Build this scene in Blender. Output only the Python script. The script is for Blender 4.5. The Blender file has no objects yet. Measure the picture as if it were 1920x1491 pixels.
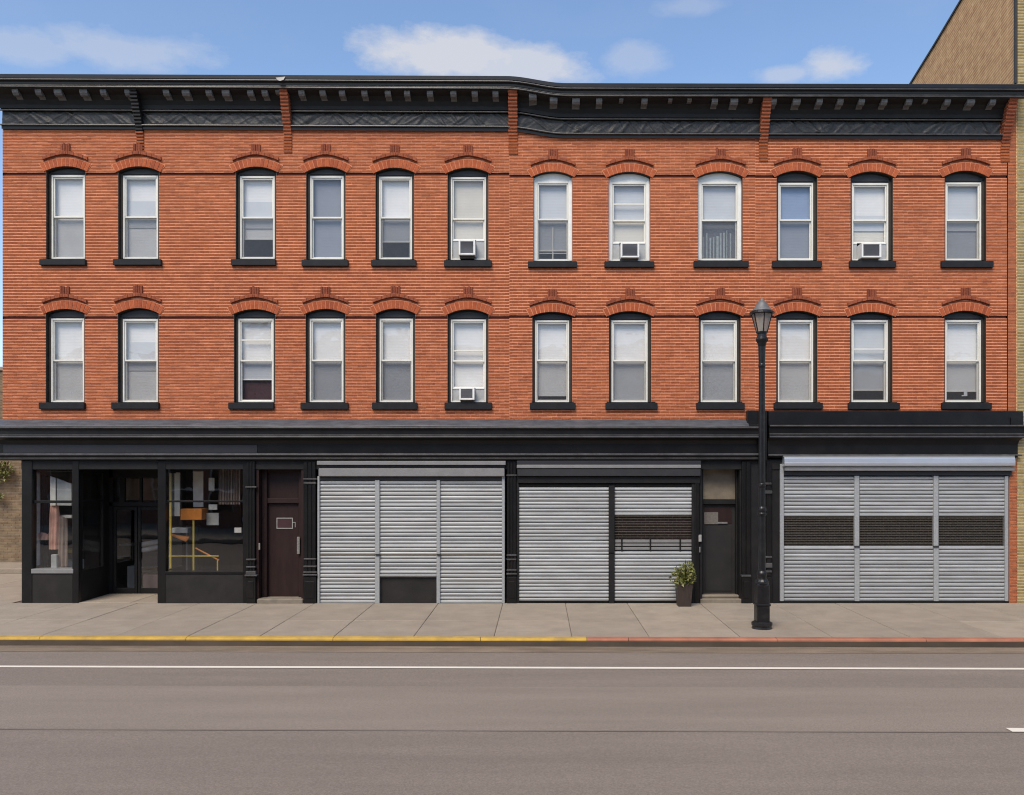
import bpy, math, random
from mathutils import Vector, noise as mnoise

random.seed(7)
R = math.radians
scene = bpy.context.scene
col = scene.collection

# ------------------------------------------------------------------ camera
D, PXM, HX, HY = 18.0, 90.0, 1010.0, 880.0        # distance to the facade, pixels per metre there, vanishing point
ZC = (1131.0 - HY) / PXM
cam_d = bpy.data.cameras.new('camera')
cam = bpy.data.objects.new('camera', cam_d)
col.objects.link(cam)
cam.location = (0, -D, ZC)
cam.rotation_euler = (R(90), 0, 0)
cam_d.sensor_width = 36.0
cam_d.sensor_fit = 'HORIZONTAL'
cam_d.lens = D * PXM / 1920.0 * 36.0
cam_d.shift_x = (960.0 - HX) / 1920.0
cam_d.shift_y = (HY - 745.5) / 1920.0
cam_d.clip_end = 3000.0
scene.camera = cam

# ------------------------------------------------------------------ sky, sun, exposure
SUN_EL, SUN_AZ = R(52), R(-22)                     # azimuth measured from straight behind the camera, negative = from the west side
w = bpy.data.worlds.new('World')
scene.world = w
w.use_nodes = True
nt = w.node_tree
nt.nodes.clear()
N = nt.nodes.new
L = nt.links.new
out = N('ShaderNodeOutputWorld')
bg = N('ShaderNodeBackground')
sky = N('ShaderNodeTexSky')
sky.sky_type = 'NISHITA'
sky.sun_disc = False
sky.sun_elevation = SUN_EL
sky.sun_rotation = R(180) - SUN_AZ
sky.altitude = 0
sky.air_density = 1.0
sky.dust_density = 0.7
sky.ozone_density = 2.6
bg.inputs['Strength'].default_value = 0.085
tc = N('ShaderNodeTexCoord')


def vm(op, a, b=None):
    n = N('ShaderNodeVectorMath')
    n.operation = op
    for i, v in enumerate((a, b)):
        if v is None:
            continue
        if isinstance(v, tuple):
            n.inputs[i].default_value = v
        else:
            L(v, n.inputs[i])
    return n


def mm(op, a, b=None, clamp=False):
    n = N('ShaderNodeMath')
    n.operation = op
    n.use_clamp = clamp
    for i, v in enumerate((a, b)):
        if v is None:
            continue
        if isinstance(v, (int, float)):
            n.inputs[i].default_value = v
        else:
            L(v, n.inputs[i])
    return n.outputs[0]


nz = N('ShaderNodeTexNoise')
nz.inputs['Scale'].default_value = 9.0
nz.inputs['Detail'].default_value = 9.0
nz.inputs['Roughness'].default_value = 0.62
stretch = vm('MULTIPLY', tc.outputs['Generated'], (1.0, 1.0, 2.0))
L(stretch.outputs[0], nz.inputs['Vector'])
nzv = mm('SUBTRACT', nz.outputs['Fac'], 0.5)


def cloud(px, py, hw, hh, dens, ragged):
    c = Vector(((px - HX) / 1620.0, 1.0, (HY - py) / 1620.0)).normalized()
    d = vm('SUBTRACT', tc.outputs['Generated'], tuple(c))
    s = vm('MULTIPLY', d.outputs[0], (1620.0 / hw, 1620.0 / hw, 1620.0 / hh))
    ln = vm('LENGTH', s.outputs[0])
    v = mm('SUBTRACT', 1.0, ln.outputs['Value'])
    v = mm('ADD', v, mm('MULTIPLY', nzv, ragged))
    return mm('MULTIPLY', mm('MULTIPLY', v, 1.7, True), dens)


mask = None
for c in [(835, 98, 150, 40, 0.88, 2.6), (980, 122, 120, 38, 0.8, 2.6), (1560, 128, 62, 32, 0.72, 2.6), (1480, 140, 60, 16, 0.45, 2.8),
          (225, 92, 150, 34, 0.42, 2.8), (60, 88, 70, 25, 0.35, 2.8), (1185, 106, 60, 26, 0.32, 3.0), (1300, 14, 70, 18, 0.25, 2.8)]:
    m = cloud(*c)
    mask = m if mask is None else mm('MAXIMUM', mask, m)
# scattered thin cloud over the rest of the sky, the same everywhere
nz2 = N('ShaderNodeTexNoise')
nz2.inputs['Scale'].default_value = 2.6
nz2.inputs['Detail'].default_value = 8.0
nz2.inputs['Roughness'].default_value = 0.58
L(stretch.outputs[0], nz2.inputs['Vector'])
thin = mm('MULTIPLY', mm('MULTIPLY', mm('SUBTRACT', nz2.outputs['Fac'], 0.52), 3.0, True), 0.12)
mask = mm('MAXIMUM', mask, thin)
mix = N('ShaderNodeMixRGB')
L(mask, mix.inputs['Fac'])
L(sky.outputs[0], mix.inputs['Color1'])
mix.inputs['Color2'].default_value = (3.3, 3.35, 3.6, 1)
L(mix.outputs[0], bg.inputs['Color'])
L(bg.outputs[0], out.inputs['Surface'])

sun_d = bpy.data.lights.new('sun', 'SUN')
sun = bpy.data.objects.new('sun', sun_d)
col.objects.link(sun)
sun_d.energy = 1.5
sun_d.angle = R(30)
sun_d.color = (1.0, 0.885, 0.73)
sv = Vector((math.sin(SUN_AZ) * math.cos(SUN_EL), -math.cos(SUN_AZ) * math.cos(SUN_EL), math.sin(SUN_EL)))
sun.rotation_euler = sv.to_track_quat('Z', 'Y').to_euler()
sun.location = sv * 60

scene.view_settings.view_transform = 'Standard'
scene.view_settings.look = 'None'
scene.view_settings.gamma = 1.0
scene.view_settings.use_curve_mapping = False
scene.view_settings.exposure = 1.3
scene.cycles.filter_width = 1.1
scene.cycles.max_bounces = 8
scene.cycles.transparent_max_bounces = 24


# ------------------------------------------------------------------ helpers
def PX(px, y=0.0):
    return (px - HX) * (D + y) / (D * PXM)


def PZ(py, y=0.0):
    return ZC + (HY - py) * (D + y) / (D * PXM)


WLOC = {}


class MB:
    def __init__(self):
        self.v, self.f = [], []

    def poly(self, pts, faces):
        n = len(self.v)
        self.v += [tuple(p) for p in pts]
        self.f += [tuple(n + i for i in f) for f in faces]
        return self

    def quad(self, a, b, c, d):
        return self.poly((a, b, c, d), ((0, 1, 2, 3),))

    def box(self, x0, x1, y0, y1, z0, z1, c=0.0, back=True):
        if c <= 0 or min(x1 - x0, y1 - y0, z1 - z0) < 2.2 * c:
            p = [(x0, y0, z0), (x1, y0, z0), (x1, y1, z0), (x0, y1, z0), (x0, y0, z1), (x1, y0, z1), (x1, y1, z1), (x0, y1, z1)]
            f = [(0, 1, 5, 4), (1, 2, 6, 5), (3, 0, 4, 7), (4, 5, 6, 7), (3, 2, 1, 0)]
            if back:
                f.append((2, 3, 7, 6))
            return self.poly(p, f)
        X, Y, Z = (x0, x1), (y0, y1), (z0, z1)
        pts, idx = [], {}
        for i in (0, 1):
            for j in (0, 1):
                for k in (0, 1):
                    sx, sy, sz = (c, -c)[i], (c, -c)[j], (c, -c)[k]
                    for ax, q in (('x', (X[i], Y[j] + sy, Z[k] + sz)), ('y', (X[i] + sx, Y[j], Z[k] + sz)), ('z', (X[i] + sx, Y[j] + sy, Z[k]))):
                        idx[(i, j, k, ax)] = len(pts)
                        pts.append(q)
        g = lambda *a: idx[a]
        f = []
        for i in (0, 1):
            q = [g(i, 0, 0, 'x'), g(i, 1, 0, 'x'), g(i, 1, 1, 'x'), g(i, 0, 1, 'x')]
            f.append(q if i else q[::-1])
            q = [g(0, i, 0, 'y'), g(1, i, 0, 'y'), g(1, i, 1, 'y'), g(0, i, 1, 'y')]
            f.append(q[::-1] if i else q)
            q = [g(0, 0, i, 'z'), g(1, 0, i, 'z'), g(1, 1, i, 'z'), g(0, 1, i, 'z')]
            f.append(q if i else q[::-1])
        for a in (0, 1):
            for b in (0, 1):
                q = [g(a, b, 0, 'x'), g(a, b, 1, 'x'), g(a, b, 1, 'y'), g(a, b, 0, 'y')]
                f.append(q if (a ^ b) else q[::-1])
                q = [g(0, a, b, 'y'), g(1, a, b, 'y'), g(1, a, b, 'z'), g(0, a, b, 'z')]
                f.append(q if (a ^ b) else q[::-1])
                q = [g(a, 0, b, 'x'), g(a, 1, b, 'x'), g(a, 1, b, 'z'), g(a, 0, b, 'z')]
                f.append(q[::-1] if (a ^ b) else q)
        for i in (0, 1):
            for j in (0, 1):
                for k in (0, 1):
                    q = [g(i, j, k, 'x'), g(i, j, k, 'y'), g(i, j, k, 'z')]
                    f.append(q if (i ^ j ^ k) else q[::-1])
        return self.poly(pts, f)

    def pbox(self, x0, x1, ya, yb, y0, y1, c=0.0):
        """box whose front face, at depth y0, spans the photo pixels x0..x1, ya (top)..yb"""
        return self.box(PX(x0, y0), PX(x1, y0), y0, y1, PZ(yb, y0), PZ(ya, y0), c)

    def extrude(self, prof, stations, mitre=(0, 0), close=False):
        """prof: (y, z) points; stations: (x, dz); mitre: ends shift by +-depth to make a returned end"""
        n = len(prof)
        base = len(self.v)
        for si, (x, dz) in enumerate(stations):
            for (y, z) in prof:
                xx = x
                if si == 0 and mitre[0]:
                    xx = x + y * mitre[0]
                if si == len(stations) - 1 and mitre[1]:
                    xx = x - y * mitre[1]
                self.v.append((xx, y, z + dz))
        m = n if close else n - 1
        for s in range(len(stations) - 1):
            for i in range(m):
                j = (i + 1) % n
                a = base + s * n
                self.f.append((a + i, a + j, a + n + j, a + n + i))
        self.f.append(tuple(base + i for i in range(n))[::-1])
        self.f.append(tuple(base + (len(stations) - 1) * n + i for i in range(n)))
        return self

    def lathe(self, cx, cy, prof, seg=20, flat=False, rot=0.0):
        base = len(self.v)
        for (r, z) in prof:
            for k in range(seg):
                a = 2 * math.pi * k / seg + rot
                self.v.append((cx + r * math.cos(a), cy + r * math.sin(a), z))
        for i in range(len(prof) - 1):
            for k in range(seg):
                k2 = (k + 1) % seg
                self.f.append((base + i * seg + k, base + i * seg + k2, base + (i + 1) * seg + k2, base + (i + 1) * seg + k))
        self.f.append(tuple(base + k for k in range(seg))[::-1])
        self.f.append(tuple(base + (len(prof) - 1) * seg + k for k in range(seg)))
        return self

    def tube(self, a, b, r, seg=8):
        a, b = Vector(a), Vector(b)
        d = (b - a).normalized()
        u = d.orthogonal().normalized()
        v = d.cross(u)
        base = len(self.v)
        for p in (a, b):
            for k in range(seg):
                t = 2 * math.pi * k / seg
                self.v.append(tuple(p + r * (math.cos(t) * u + math.sin(t) * v)))
        for k in range(seg):
            k2 = (k + 1) % seg
            self.f.append((base + k, base + k2, base + seg + k2, base + seg + k))
        self.f.append(tuple(base + k for k in range(seg))[::-1])
        self.f.append(tuple(base + seg + k for k in range(seg)))
        return self

    def prism(self, pts, y0, y1):
        """outline of (x, z) points, counter-clockwise seen from the front, between depths y0 and y1"""
        n = len(pts)
        b = len(self.v)
        self.v += [(x, y0, z) for x, z in pts] + [(x, y1, z) for x, z in pts]
        self.f.append(tuple(b + i for i in range(n)))
        self.f.append(tuple(b + n + i for i in range(n))[::-1])
        for i in range(n):
            j = (i + 1) % n
            self.f.append((b + i, b + n + i, b + n + j, b + j))
        return self


def tag(o, label=None, cat=None, group=None, kind=None):
    if label:
        o['label'] = label
    if cat:
        o['category'] = cat
    if group:
        o['group'] = group
    if kind:
        o['kind'] = kind
    return o


def link(o, parent=None, world=(0, 0, 0)):
    col.objects.link(o)
    world = Vector(world)
    if parent is not None:
        o.parent = parent
        o.location = world - WLOC[parent.name]
    else:
        o.location = world
    WLOC[o.name] = world
    return o


def empty(name, loc, parent=None, **kw):
    o = bpy.data.objects.new(name, None)
    o.empty_display_size = 0.2
    link(o, parent, loc)
    return tag(o, **kw)


def ob(name, mb, mat, parent=None, smooth=False, origin=None, **kw):
    if origin is None:
        xs = [v[0] for v in mb.v]
        ys = [v[1] for v in mb.v]
        zs = [v[2] for v in mb.v]
        origin = ((min(xs) + max(xs)) / 2, (min(ys) + max(ys)) / 2, min(zs))
    o_ = Vector(origin)
    me = bpy.data.meshes.new(name)
    me.from_pydata([(v[0] - o_.x, v[1] - o_.y, v[2] - o_.z) for v in mb.v], [], mb.f)
    me.materials.append(mat)
    if smooth:
        me.polygons.foreach_set('use_smooth', [True] * len(me.polygons))
    me.update()
    o = bpy.data.objects.new(name, me)
    link(o, parent, o_)
    return tag(o, **kw)


def dup(src, world, parent=None, **kw):
    o = src.copy()
    link(o, parent, world)
    return tag(o, **kw)


# ------------------------------------------------------------------ materials
def material(name, base, rough=0.6, metal=0.0, spec=0.5, vary=0.12, scale=6.0, bump=0.0, bscale=60.0, island=0.0, tones=None, dirt=0.0, dirt_col=(0.1, 0.08, 0.06),
             dirt_scale=1.2, stretch=(1, 1, 1), coat=0.0, grain=0.0):
    m = bpy.data.materials.new(name)
    m.use_nodes = True
    t = m.node_tree
    b = t.nodes['Principled BSDF']
    b.inputs['Roughness'].default_value = rough
    b.inputs['Metallic'].default_value = metal
    b.inputs['Specular IOR Level'].default_value = spec
    b.inputs['Coat Weight'].default_value = coat
    geo = t.nodes.new('ShaderNodeNewGeometry')
    mp = t.nodes.new('ShaderNodeMapping')
    mp.inputs['Scale'].default_value = stretch
    t.links.new(geo.outputs['Position'], mp.inputs['Vector'])
    pos = mp.outputs['Vector']

    def mixc(fac, c1, c2, mode='MIX'):
        n = t.nodes.new('ShaderNodeMixRGB')
        n.blend_type = mode
        for i, v in ((0, fac), (1, c1), (2, c2)):
            if isinstance(v, (int, float)):
                n.inputs[i].default_value = v
            elif isinstance(v, tuple):
                n.inputs[i].default_value = (*v, 1)
            else:
                t.links.new(v, n.inputs[i])
        return n.outputs[0]

    def nse(scale, detail=6, rough_=0.6, vec=pos):
        n = t.nodes.new('ShaderNodeTexNoise')
        n.inputs['Scale'].default_value = scale
        n.inputs['Detail'].default_value = detail
        n.inputs['Roughness'].default_value = rough_
        t.links.new(vec, n.inputs['Vector'])
        return n.outputs['Fac']

    def ramp(v, lo, hi):
        n = t.nodes.new('ShaderNodeMapRange')
        n.inputs['From Min'].default_value = lo
        n.inputs['From Max'].default_value = hi
        t.links.new(v, n.inputs['Value'])
        return n.outputs[0]

    c = tuple(base)
    if tones or island:
        oi = t.nodes.new('ShaderNodeObjectInfo')
        ad = t.nodes.new('ShaderNodeMath')
        ad.operation = 'ADD'
        t.links.new(geo.outputs['Random Per Island'], ad.inputs[0])
        t.links.new(oi.outputs['Random'], ad.inputs[1])
        fr = t.nodes.new('ShaderNodeMath')
        fr.operation = 'FRACT'
        t.links.new(ad.outputs[0], fr.inputs[0])
        rnd = fr.outputs[0]
        if tones:
            cr = t.nodes.new('ShaderNodeValToRGB')
            els = cr.color_ramp.elements
            els[0].position = 0
            els[0].color = (*tones[0], 1)
            els[1].position = 1
            els[1].color = (*tones[-1], 1)
            for i, tn in enumerate(tones[1:-1]):
                e = els.new((i + 1) / (len(tones) - 1))
                e.color = (*tn, 1)
            t.links.new(rnd, cr.inputs[0])
            c = cr.outputs[0]
        else:
            lo = tuple(x * (1 - island) for x in base)
            hi = tuple(min(1, x * (1 + island)) for x in base)
            c = mixc(rnd, lo, hi)
    if vary:
        f = ramp(nse(scale), 0.3, 0.7)
        g = mixc(f, (1 - vary,) * 3, (1 + vary,) * 3)
        c = mixc(1.0, c, g, 'MULTIPLY')
    if dirt:
        f = ramp(nse(dirt_scale, 8, 0.65), 0.5, 0.72)
        mu = t.nodes.new('ShaderNodeMath')
        mu.operation = 'MULTIPLY'
        mu.inputs[1].default_value = dirt
        t.links.new(f, mu.inputs[0])
        c = mixc(mu.outputs[0], c, dirt_col)
    if grain:
        for sc_ in (55.0, 160.0):
            f = ramp(nse(sc_, 2, 0.5, geo.outputs['Position']), 0.3, 0.7)
            c = mixc(1.0, c, mixc(f, (1 - grain,) * 3, (1 + grain,) * 3), 'MULTIPLY')
    if isinstance(c, tuple):
        b.inputs['Base Color'].default_value = (*c, 1)
    else:
        t.links.new(c, b.inputs['Base Color'])
    if bump:
        bp = t.nodes.new('ShaderNodeBump')
        bp.inputs['Strength'].default_value = bump
        bp.inputs['Distance'].default_value = 0.01
        t.links.new(nse(bscale, 4), bp.inputs['Height'])
        t.links.new(bp.outputs[0], b.inputs['Normal'])
    m.diffuse_color = (*base, 1)
    return m


def glass(name, tint=(1, 1, 1), ior=1.5, wav=0.02):
    m = bpy.data.materials.new(name)
    m.use_nodes = True
    t = m.node_tree
    t.nodes.clear()
    o = t.nodes.new('ShaderNodeOutputMaterial')
    tr = t.nodes.new('ShaderNodeBsdfTransparent')
    tr.inputs[0].default_value = (*tint, 1)
    gl = t.nodes.new('ShaderNodeBsdfGlossy')
    gl.inputs['Roughness'].default_value = 0.01
    fr = t.nodes.new('ShaderNodeFresnel')
    mx = t.nodes.new('ShaderNodeMixShader')
    geo = t.nodes.new('ShaderNodeNewGeometry')
    mr = t.nodes.new('ShaderNodeMapRange')              # a thin pane reflects alike from both sides
    mr.inputs['To Min'].default_value = ior
    mr.inputs['To Max'].default_value = 1.0 / ior
    t.links.new(geo.outputs['Backfacing'], mr.inputs['Value'])
    t.links.new(mr.outputs[0], fr.inputs['IOR'])
    ns = t.nodes.new('ShaderNodeTexNoise')
    ns.inputs['Scale'].default_value = 1.6
    t.links.new(geo.outputs['Position'], ns.inputs['Vector'])
    bp = t.nodes.new('ShaderNodeBump')
    bp.inputs['Strength'].default_value = wav
    bp.inputs['Distance'].default_value = 0.3
    t.links.new(ns.outputs['Fac'], bp.inputs['Height'])
    t.links.new(bp.outputs[0], gl.inputs['Normal'])
    t.links.new(fr.outputs[0], mx.inputs[0])
    t.links.new(tr.outputs[0], mx.inputs[1])
    t.links.new(gl.outputs[0], mx.inputs[2])
    t.links.new(mx.outputs[0], o.inputs[0])
    return m


def screen_mat(name, fac, colr):
    m = bpy.data.materials.new(name)
    m.use_nodes = True
    t = m.node_tree
    t.nodes.clear()
    o = t.nodes.new('ShaderNodeOutputMaterial')
    tr = t.nodes.new('ShaderNodeBsdfTransparent')
    df = t.nodes.new('ShaderNodeBsdfDiffuse')
    df.inputs[0].default_value = (*colr, 1)
    mx = t.nodes.new('ShaderNodeMixShader')
    mx.inputs[0].default_value = fac
    t.links.new(tr.outputs[0], mx.inputs[1])
    t.links.new(df.outputs[0], mx.inputs[2])
    t.links.new(mx.outputs[0], o.inputs[0])
    return m


def blind_mat(name, base, bump=0.05):
    """pale slatted or roller blind cloth: fine horizontal relief"""
    m = material(name, base, rough=0.8, vary=0.05, scale=2.0)
    t = m.node_tree
    b = t.nodes['Principled BSDF']
    wv = t.nodes.new('ShaderNodeTexWave')
    wv.bands_direction = 'Z'
    wv.inputs['Scale'].default_value = 14.0
    wv.inputs['Distortion'].default_value = 0.6
    wv.inputs['Detail'].default_value = 1.0
    geo = t.nodes.new('ShaderNodeNewGeometry')
    t.links.new(geo.outputs['Position'], wv.inputs['Vector'])
    bp = t.nodes.new('ShaderNodeBump')
    bp.inputs['Strength'].default_value = bump
    bp.inputs['Distance'].default_value = 0.012
    t.links.new(wv.outputs['Fac'], bp.inputs['Height'])
    t.links.new(bp.outputs[0], b.inputs['Normal'])
    return m


M = {}
M['brick'] = material('brick', grain=0.06, base=(0.36, 0.09, 0.045), rough=0.85, spec=0.25, vary=0.2, scale=14, bump=0.5, bscale=90,
                      tones=[(0.265, 0.066, 0.023), (0.315, 0.083, 0.028), (0.36, 0.100, 0.034), (0.325, 0.082, 0.025), (0.275, 0.074, 0.029)],
                      dirt=0.5, dirt_col=(0.215, 0.060, 0.025), dirt_scale=0.7)
M['mortar'] = material('mortar', (0.74, 0.32, 0.19), rough=0.9, spec=0.2, vary=0.22, scale=5, bump=0.4, dirt=0.4, dirt_col=(0.52, 0.18, 0.09), dirt_scale=1.4)
M['arch_brick'] = material('arch_brick', (0.42, 0.10, 0.04), rough=0.8, spec=0.25, vary=0.2, scale=25, bump=0.5, bscale=90,
                           tones=[(0.31, 0.070, 0.026), (0.42, 0.105, 0.038), (0.36, 0.080, 0.028), (0.39, 0.100, 0.040), (0.29, 0.064, 0.026)])
M['hood'] = material('hood_brick', (0.27, 0.08, 0.045), rough=0.85, spec=0.25, vary=0.25, scale=25, bump=0.6, tones=[(0.25, 0.070, 0.034), (0.31, 0.086, 0.038), (0.22, 0.060, 0.030)])
M['key'] = material('key_brick', (0.20, 0.05, 0.03), rough=0.85, spec=0.25, vary=0.3, scale=30, bump=0.6, tones=[(0.17, 0.044, 0.022), (0.25, 0.066, 0.032), (0.20, 0.052, 0.025)])
M['archmortar'] = material('arch_mortar', (0.60, 0.23, 0.12), rough=0.9, spec=0.2, vary=0.2)
M['groove'] = material('joint_shadow', (0.20, 0.05, 0.03), rough=0.9, spec=0.1)
M['end_brick'] = material('end_brick', (0.34, 0.10, 0.04), rough=0.85, spec=0.25, vary=0.22, scale=10, bump=0.5, tones=[(0.30, 0.10, 0.042), (0.40, 0.12, 0.05), (0.27, 0.08, 0.038)])
M['end_mortar'] = material('end_mortar', (0.42, 0.17, 0.09), rough=0.9, spec=0.2, vary=0.2)
M['olive_brick'] = material('olive_brick', (0.30, 0.22, 0.10), rough=0.85, spec=0.25, vary=0.22, scale=9, bump=0.4,
                            tones=[(0.23, 0.165, 0.062), (0.32, 0.235, 0.10), (0.27, 0.20, 0.085), (0.36, 0.27, 0.13)])
M['olive_mortar'] = material('olive_mortar', (0.50, 0.42, 0.26), rough=0.9, spec=0.2, vary=0.15)
M['black'] = material('black_paint', (0.0068, 0.0063, 0.0064), rough=0.34, spec=0.36, vary=0.3, scale=3, bump=0.12, bscale=18, dirt=0.35, dirt_col=(0.026, 0.023, 0.021), dirt_scale=1.7)
M['bead'] = material('highlight_grey_paint', (0.055, 0.053, 0.052), rough=0.32, spec=0.55, vary=0.35, scale=6, dirt=0.5, dirt_col=(0.10, 0.098, 0.096), dirt_scale=3)  # pale grey puts the highlight lines of beads and collars into the colour
M['black2'] = material('black_paint_matt', (0.012, 0.0115, 0.0115), rough=0.55, spec=0.25, vary=0.25, scale=4, bump=0.15, bscale=25, dirt=0.4, dirt_col=(0.028, 0.023, 0.021), dirt_scale=3)
M['bulk'] = material('bulkhead_paint', (0.020, 0.018, 0.017), rough=0.6, spec=0.25, vary=0.22, scale=2.5, bump=0.15, bscale=30, dirt=0.5, dirt_col=(0.042, 0.033, 0.029), dirt_scale=2)
M['tin'] = material('pressed_tin', (0.017, 0.0165, 0.016), rough=0.45, spec=0.4, vary=0.4, scale=14, bump=0.6, bscale=26, dirt=0.6, dirt_col=(0.046, 0.039, 0.039), dirt_scale=5)
M['modillion'] = material('modillion_paint', (0.125, 0.122, 0.122), rough=0.6, spec=0.5, vary=0.3, scale=20)
M['sign'] = material('sign_board_paint', (0.026, 0.026, 0.032), rough=0.45, spec=0.35, vary=0.12, scale=2)
M['flash'] = material('flashing_metal', (0.075, 0.08, 0.092), rough=0.5, metal=0.2, vary=0.35, scale=3, stretch=(1, 1, 6), dirt=0.5, dirt_col=(0.13, 0.13, 0.14), dirt_scale=4, bump=0.3, bscale=8)
M['white'] = material('white_frame', (0.72, 0.70, 0.63), rough=0.45, spec=0.4, vary=0.06, scale=4, dirt=0.15, dirt_col=(0.55, 0.5, 0.42), dirt_scale=5)
M['whitewood'] = material('white_wood', (0.78, 0.775, 0.745), rough=0.55, spec=0.4, vary=0.08, scale=6, bump=0.1, bscale=40, dirt=0.15, dirt_col=(0.5, 0.47, 0.42), dirt_scale=4)
M['sill'] = material('sill_stone', (0.013, 0.013, 0.0145), rough=0.55, spec=0.25, vary=0.25, scale=8, bump=0.2, bscale=40)
M['archpanel'] = material('arch_panel_paint', (0.030, 0.029, 0.030), rough=0.5, spec=0.35, vary=0.2, scale=5)
M['jamb'] = material('jamb_paint', (0.042, 0.035, 0.027), rough=0.55, spec=0.3, vary=0.2, scale=5)
M['steel'] = material('galvanised_steel', (0.375, 0.385, 0.385), rough=0.5, metal=0.2, spec=0.35, vary=0.16, scale=3, stretch=(0.5, 1, 4), island=0.17, dirt=0.55, dirt_col=(0.27, 0.262, 0.255),
                      dirt_scale=1.1)
M['steel2'] = material('galvanised_rail', (0.35, 0.36, 0.36), rough=0.5, metal=0.25, vary=0.15, scale=30)
M['hoodsteel'] = material('bright_steel', (0.56, 0.59, 0.63), rough=0.3, metal=0.6, vary=0.06, scale=2, dirt=0.2, dirt_col=(0.5, 0.5, 0.5))
M['greyhood'] = material('grey_hood', (0.24, 0.235, 0.23), rough=0.5, metal=0.3, vary=0.08)
M['darkhood'] = material('dark_hood', (0.035, 0.035, 0.037), rough=0.45, metal=0.2, vary=0.12)
M['rod'] = material('grille_rod', (0.16, 0.14, 0.115), rough=0.45, metal=0.5, vary=0.25, scale=20)
M['dark'] = material('dark_interior', (0.012, 0.011, 0.010), rough=0.9, spec=0.2, vary=0.2)
M['room'] = material('room_wall', (0.16, 0.15, 0.14), rough=0.9, spec=0.2, vary=0.1)
M['shopwall'] = material('shop_wall', (0.15, 0.135, 0.12), rough=0.9, spec=0.2, vary=0.25, scale=1.2)
M['shopfloor'] = material('shop_floor', (0.09, 0.085, 0.08), rough=0.35, vary=0.2, scale=2)
M['brown'] = material('brown_door', (0.024, 0.012, 0.011), rough=0.5, spec=0.25, vary=0.2, scale=4, stretch=(3, 3, 0.6), dirt=0.3, dirt_col=(0.034, 0.02, 0.018), dirt_scale=3)
M['greydoor'] = material('grey_door', (0.022, 0.021, 0.0205), rough=0.6, spec=0.25, vary=0.15, scale=3, dirt=0.4, dirt_col=(0.042, 0.035, 0.03), dirt_scale=2)
M['metal'] = material('worn_metal', (0.35, 0.34, 0.31), rough=0.4, metal=0.7, vary=0.3, scale=30)
M['plate'] = material('light_plate', (0.30, 0.29, 0.27), rough=0.5, vary=0.15, scale=40)
M['paper'] = material('notice_paper', (0.13, 0.115, 0.10), rough=0.8, vary=0.2, scale=25)
M['concrete'] = material('concrete', grain=0.13, base=(0.30, 0.252, 0.198), rough=0.9, spec=0.2, vary=0.10, scale=2.2, bump=0.25, bscale=120, island=0.07, dirt=0.55, dirt_col=(0.225, 0.186, 0.148), dirt_scale=1.3)
M['slabgap'] = material('slab_joint', (0.15, 0.125, 0.10), rough=0.95, spec=0.1)
M['step'] = material('stone_step', (0.21, 0.18, 0.14), rough=0.9, spec=0.2, vary=0.2, scale=6, bump=0.3, dirt=0.4, dirt_col=(0.12, 0.10, 0.08), dirt_scale=3)
M['yellow'] = material('yellow_kerb_paint', (0.46, 0.285, 0.045), rough=0.75, vary=0.25, scale=3.5, dirt=0.65, dirt_col=(0.25, 0.165, 0.07), dirt_scale=3, bump=0.2)
M['red'] = material('faded_red_kerb_paint', (0.34, 0.13, 0.075), rough=0.7, vary=0.25, scale=2.5, dirt=0.5, dirt_col=(0.30, 0.16, 0.10), dirt_scale=3, bump=0.2)
M['kerbface'] = material('kerb_face', (0.075, 0.055, 0.038), rough=0.8, vary=0.3, scale=3, stretch=(0.4, 1, 1), dirt=0.4, dirt_col=(0.04, 0.034, 0.032), dirt_scale=1.0)
M['asphalt'] = material('asphalt', grain=0.17, base=(0.205, 0.170, 0.143), rough=0.88, spec=0.25, vary=0.09, scale=2.2, stretch=(0.12, 1, 1), bump=0.35, bscale=160, dirt=0.3, dirt_col=(0.172, 0.142, 0.120), dirt_scale=0.9)
M['asphalt2'] = material('asphalt_light', grain=0.17, base=(0.232, 0.193, 0.161), rough=0.88, spec=0.25, vary=0.09, scale=2.2, stretch=(0.12, 1, 1), bump=0.35, bscale=160, dirt=0.3, dirt_col=(0.200, 0.166, 0.139), dirt_scale=0.8)
M['asphalt3'] = material('asphalt_dusty', grain=0.17, base=(0.165, 0.145, 0.128), rough=0.9, spec=0.2, vary=0.08, scale=1.4, stretch=(0.12, 1, 1), bump=0.35, bscale=160)
M['gutter'] = material('gutter_dust', grain=0.12, base=(0.205, 0.160, 0.118), rough=0.95, spec=0.2, vary=0.25, scale=4, stretch=(0.3, 1, 1), bump=0.5, bscale=90, dirt=0.5, dirt_col=(0.12, 0.095, 0.07), dirt_scale=3)
M['seam'] = material('tar_seam', (0.190, 0.157, 0.132), rough=0.85, spec=0.3, vary=0.1)
M['linepaint'] = material('white_line_paint', (0.72, 0.67, 0.58), rough=0.7, vary=0.1, scale=4, dirt=0.3, dirt_col=(0.4, 0.37, 0.33), dirt_scale=4)
M['iron'] = material('cast_iron', (0.009, 0.009, 0.010), rough=0.35, spec=0.4, vary=0.3, scale=12, bump=0.2, bscale=40, dirt=0.25, dirt_col=(0.06, 0.06, 0.06), dirt_scale=9)
M['cap'] = material('lamp_cap', (0.16, 0.155, 0.15), rough=0.5, metal=0.3, vary=0.25, scale=15)
M['pot'] = material('brown_pot', (0.034, 0.022, 0.017), rough=0.6, vary=0.3, scale=8, stretch=(6, 6, 0.4), bump=0.2)
M['leaf'] = material('leaf', (0.12, 0.13, 0.03), rough=0.5, spec=0.4, vary=0.2, tones=[(0.10, 0.12, 0.022), (0.19, 0.19, 0.05), (0.07, 0.095, 0.018), (0.26, 0.24, 0.09), (0.12, 0.14, 0.03)])
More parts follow.
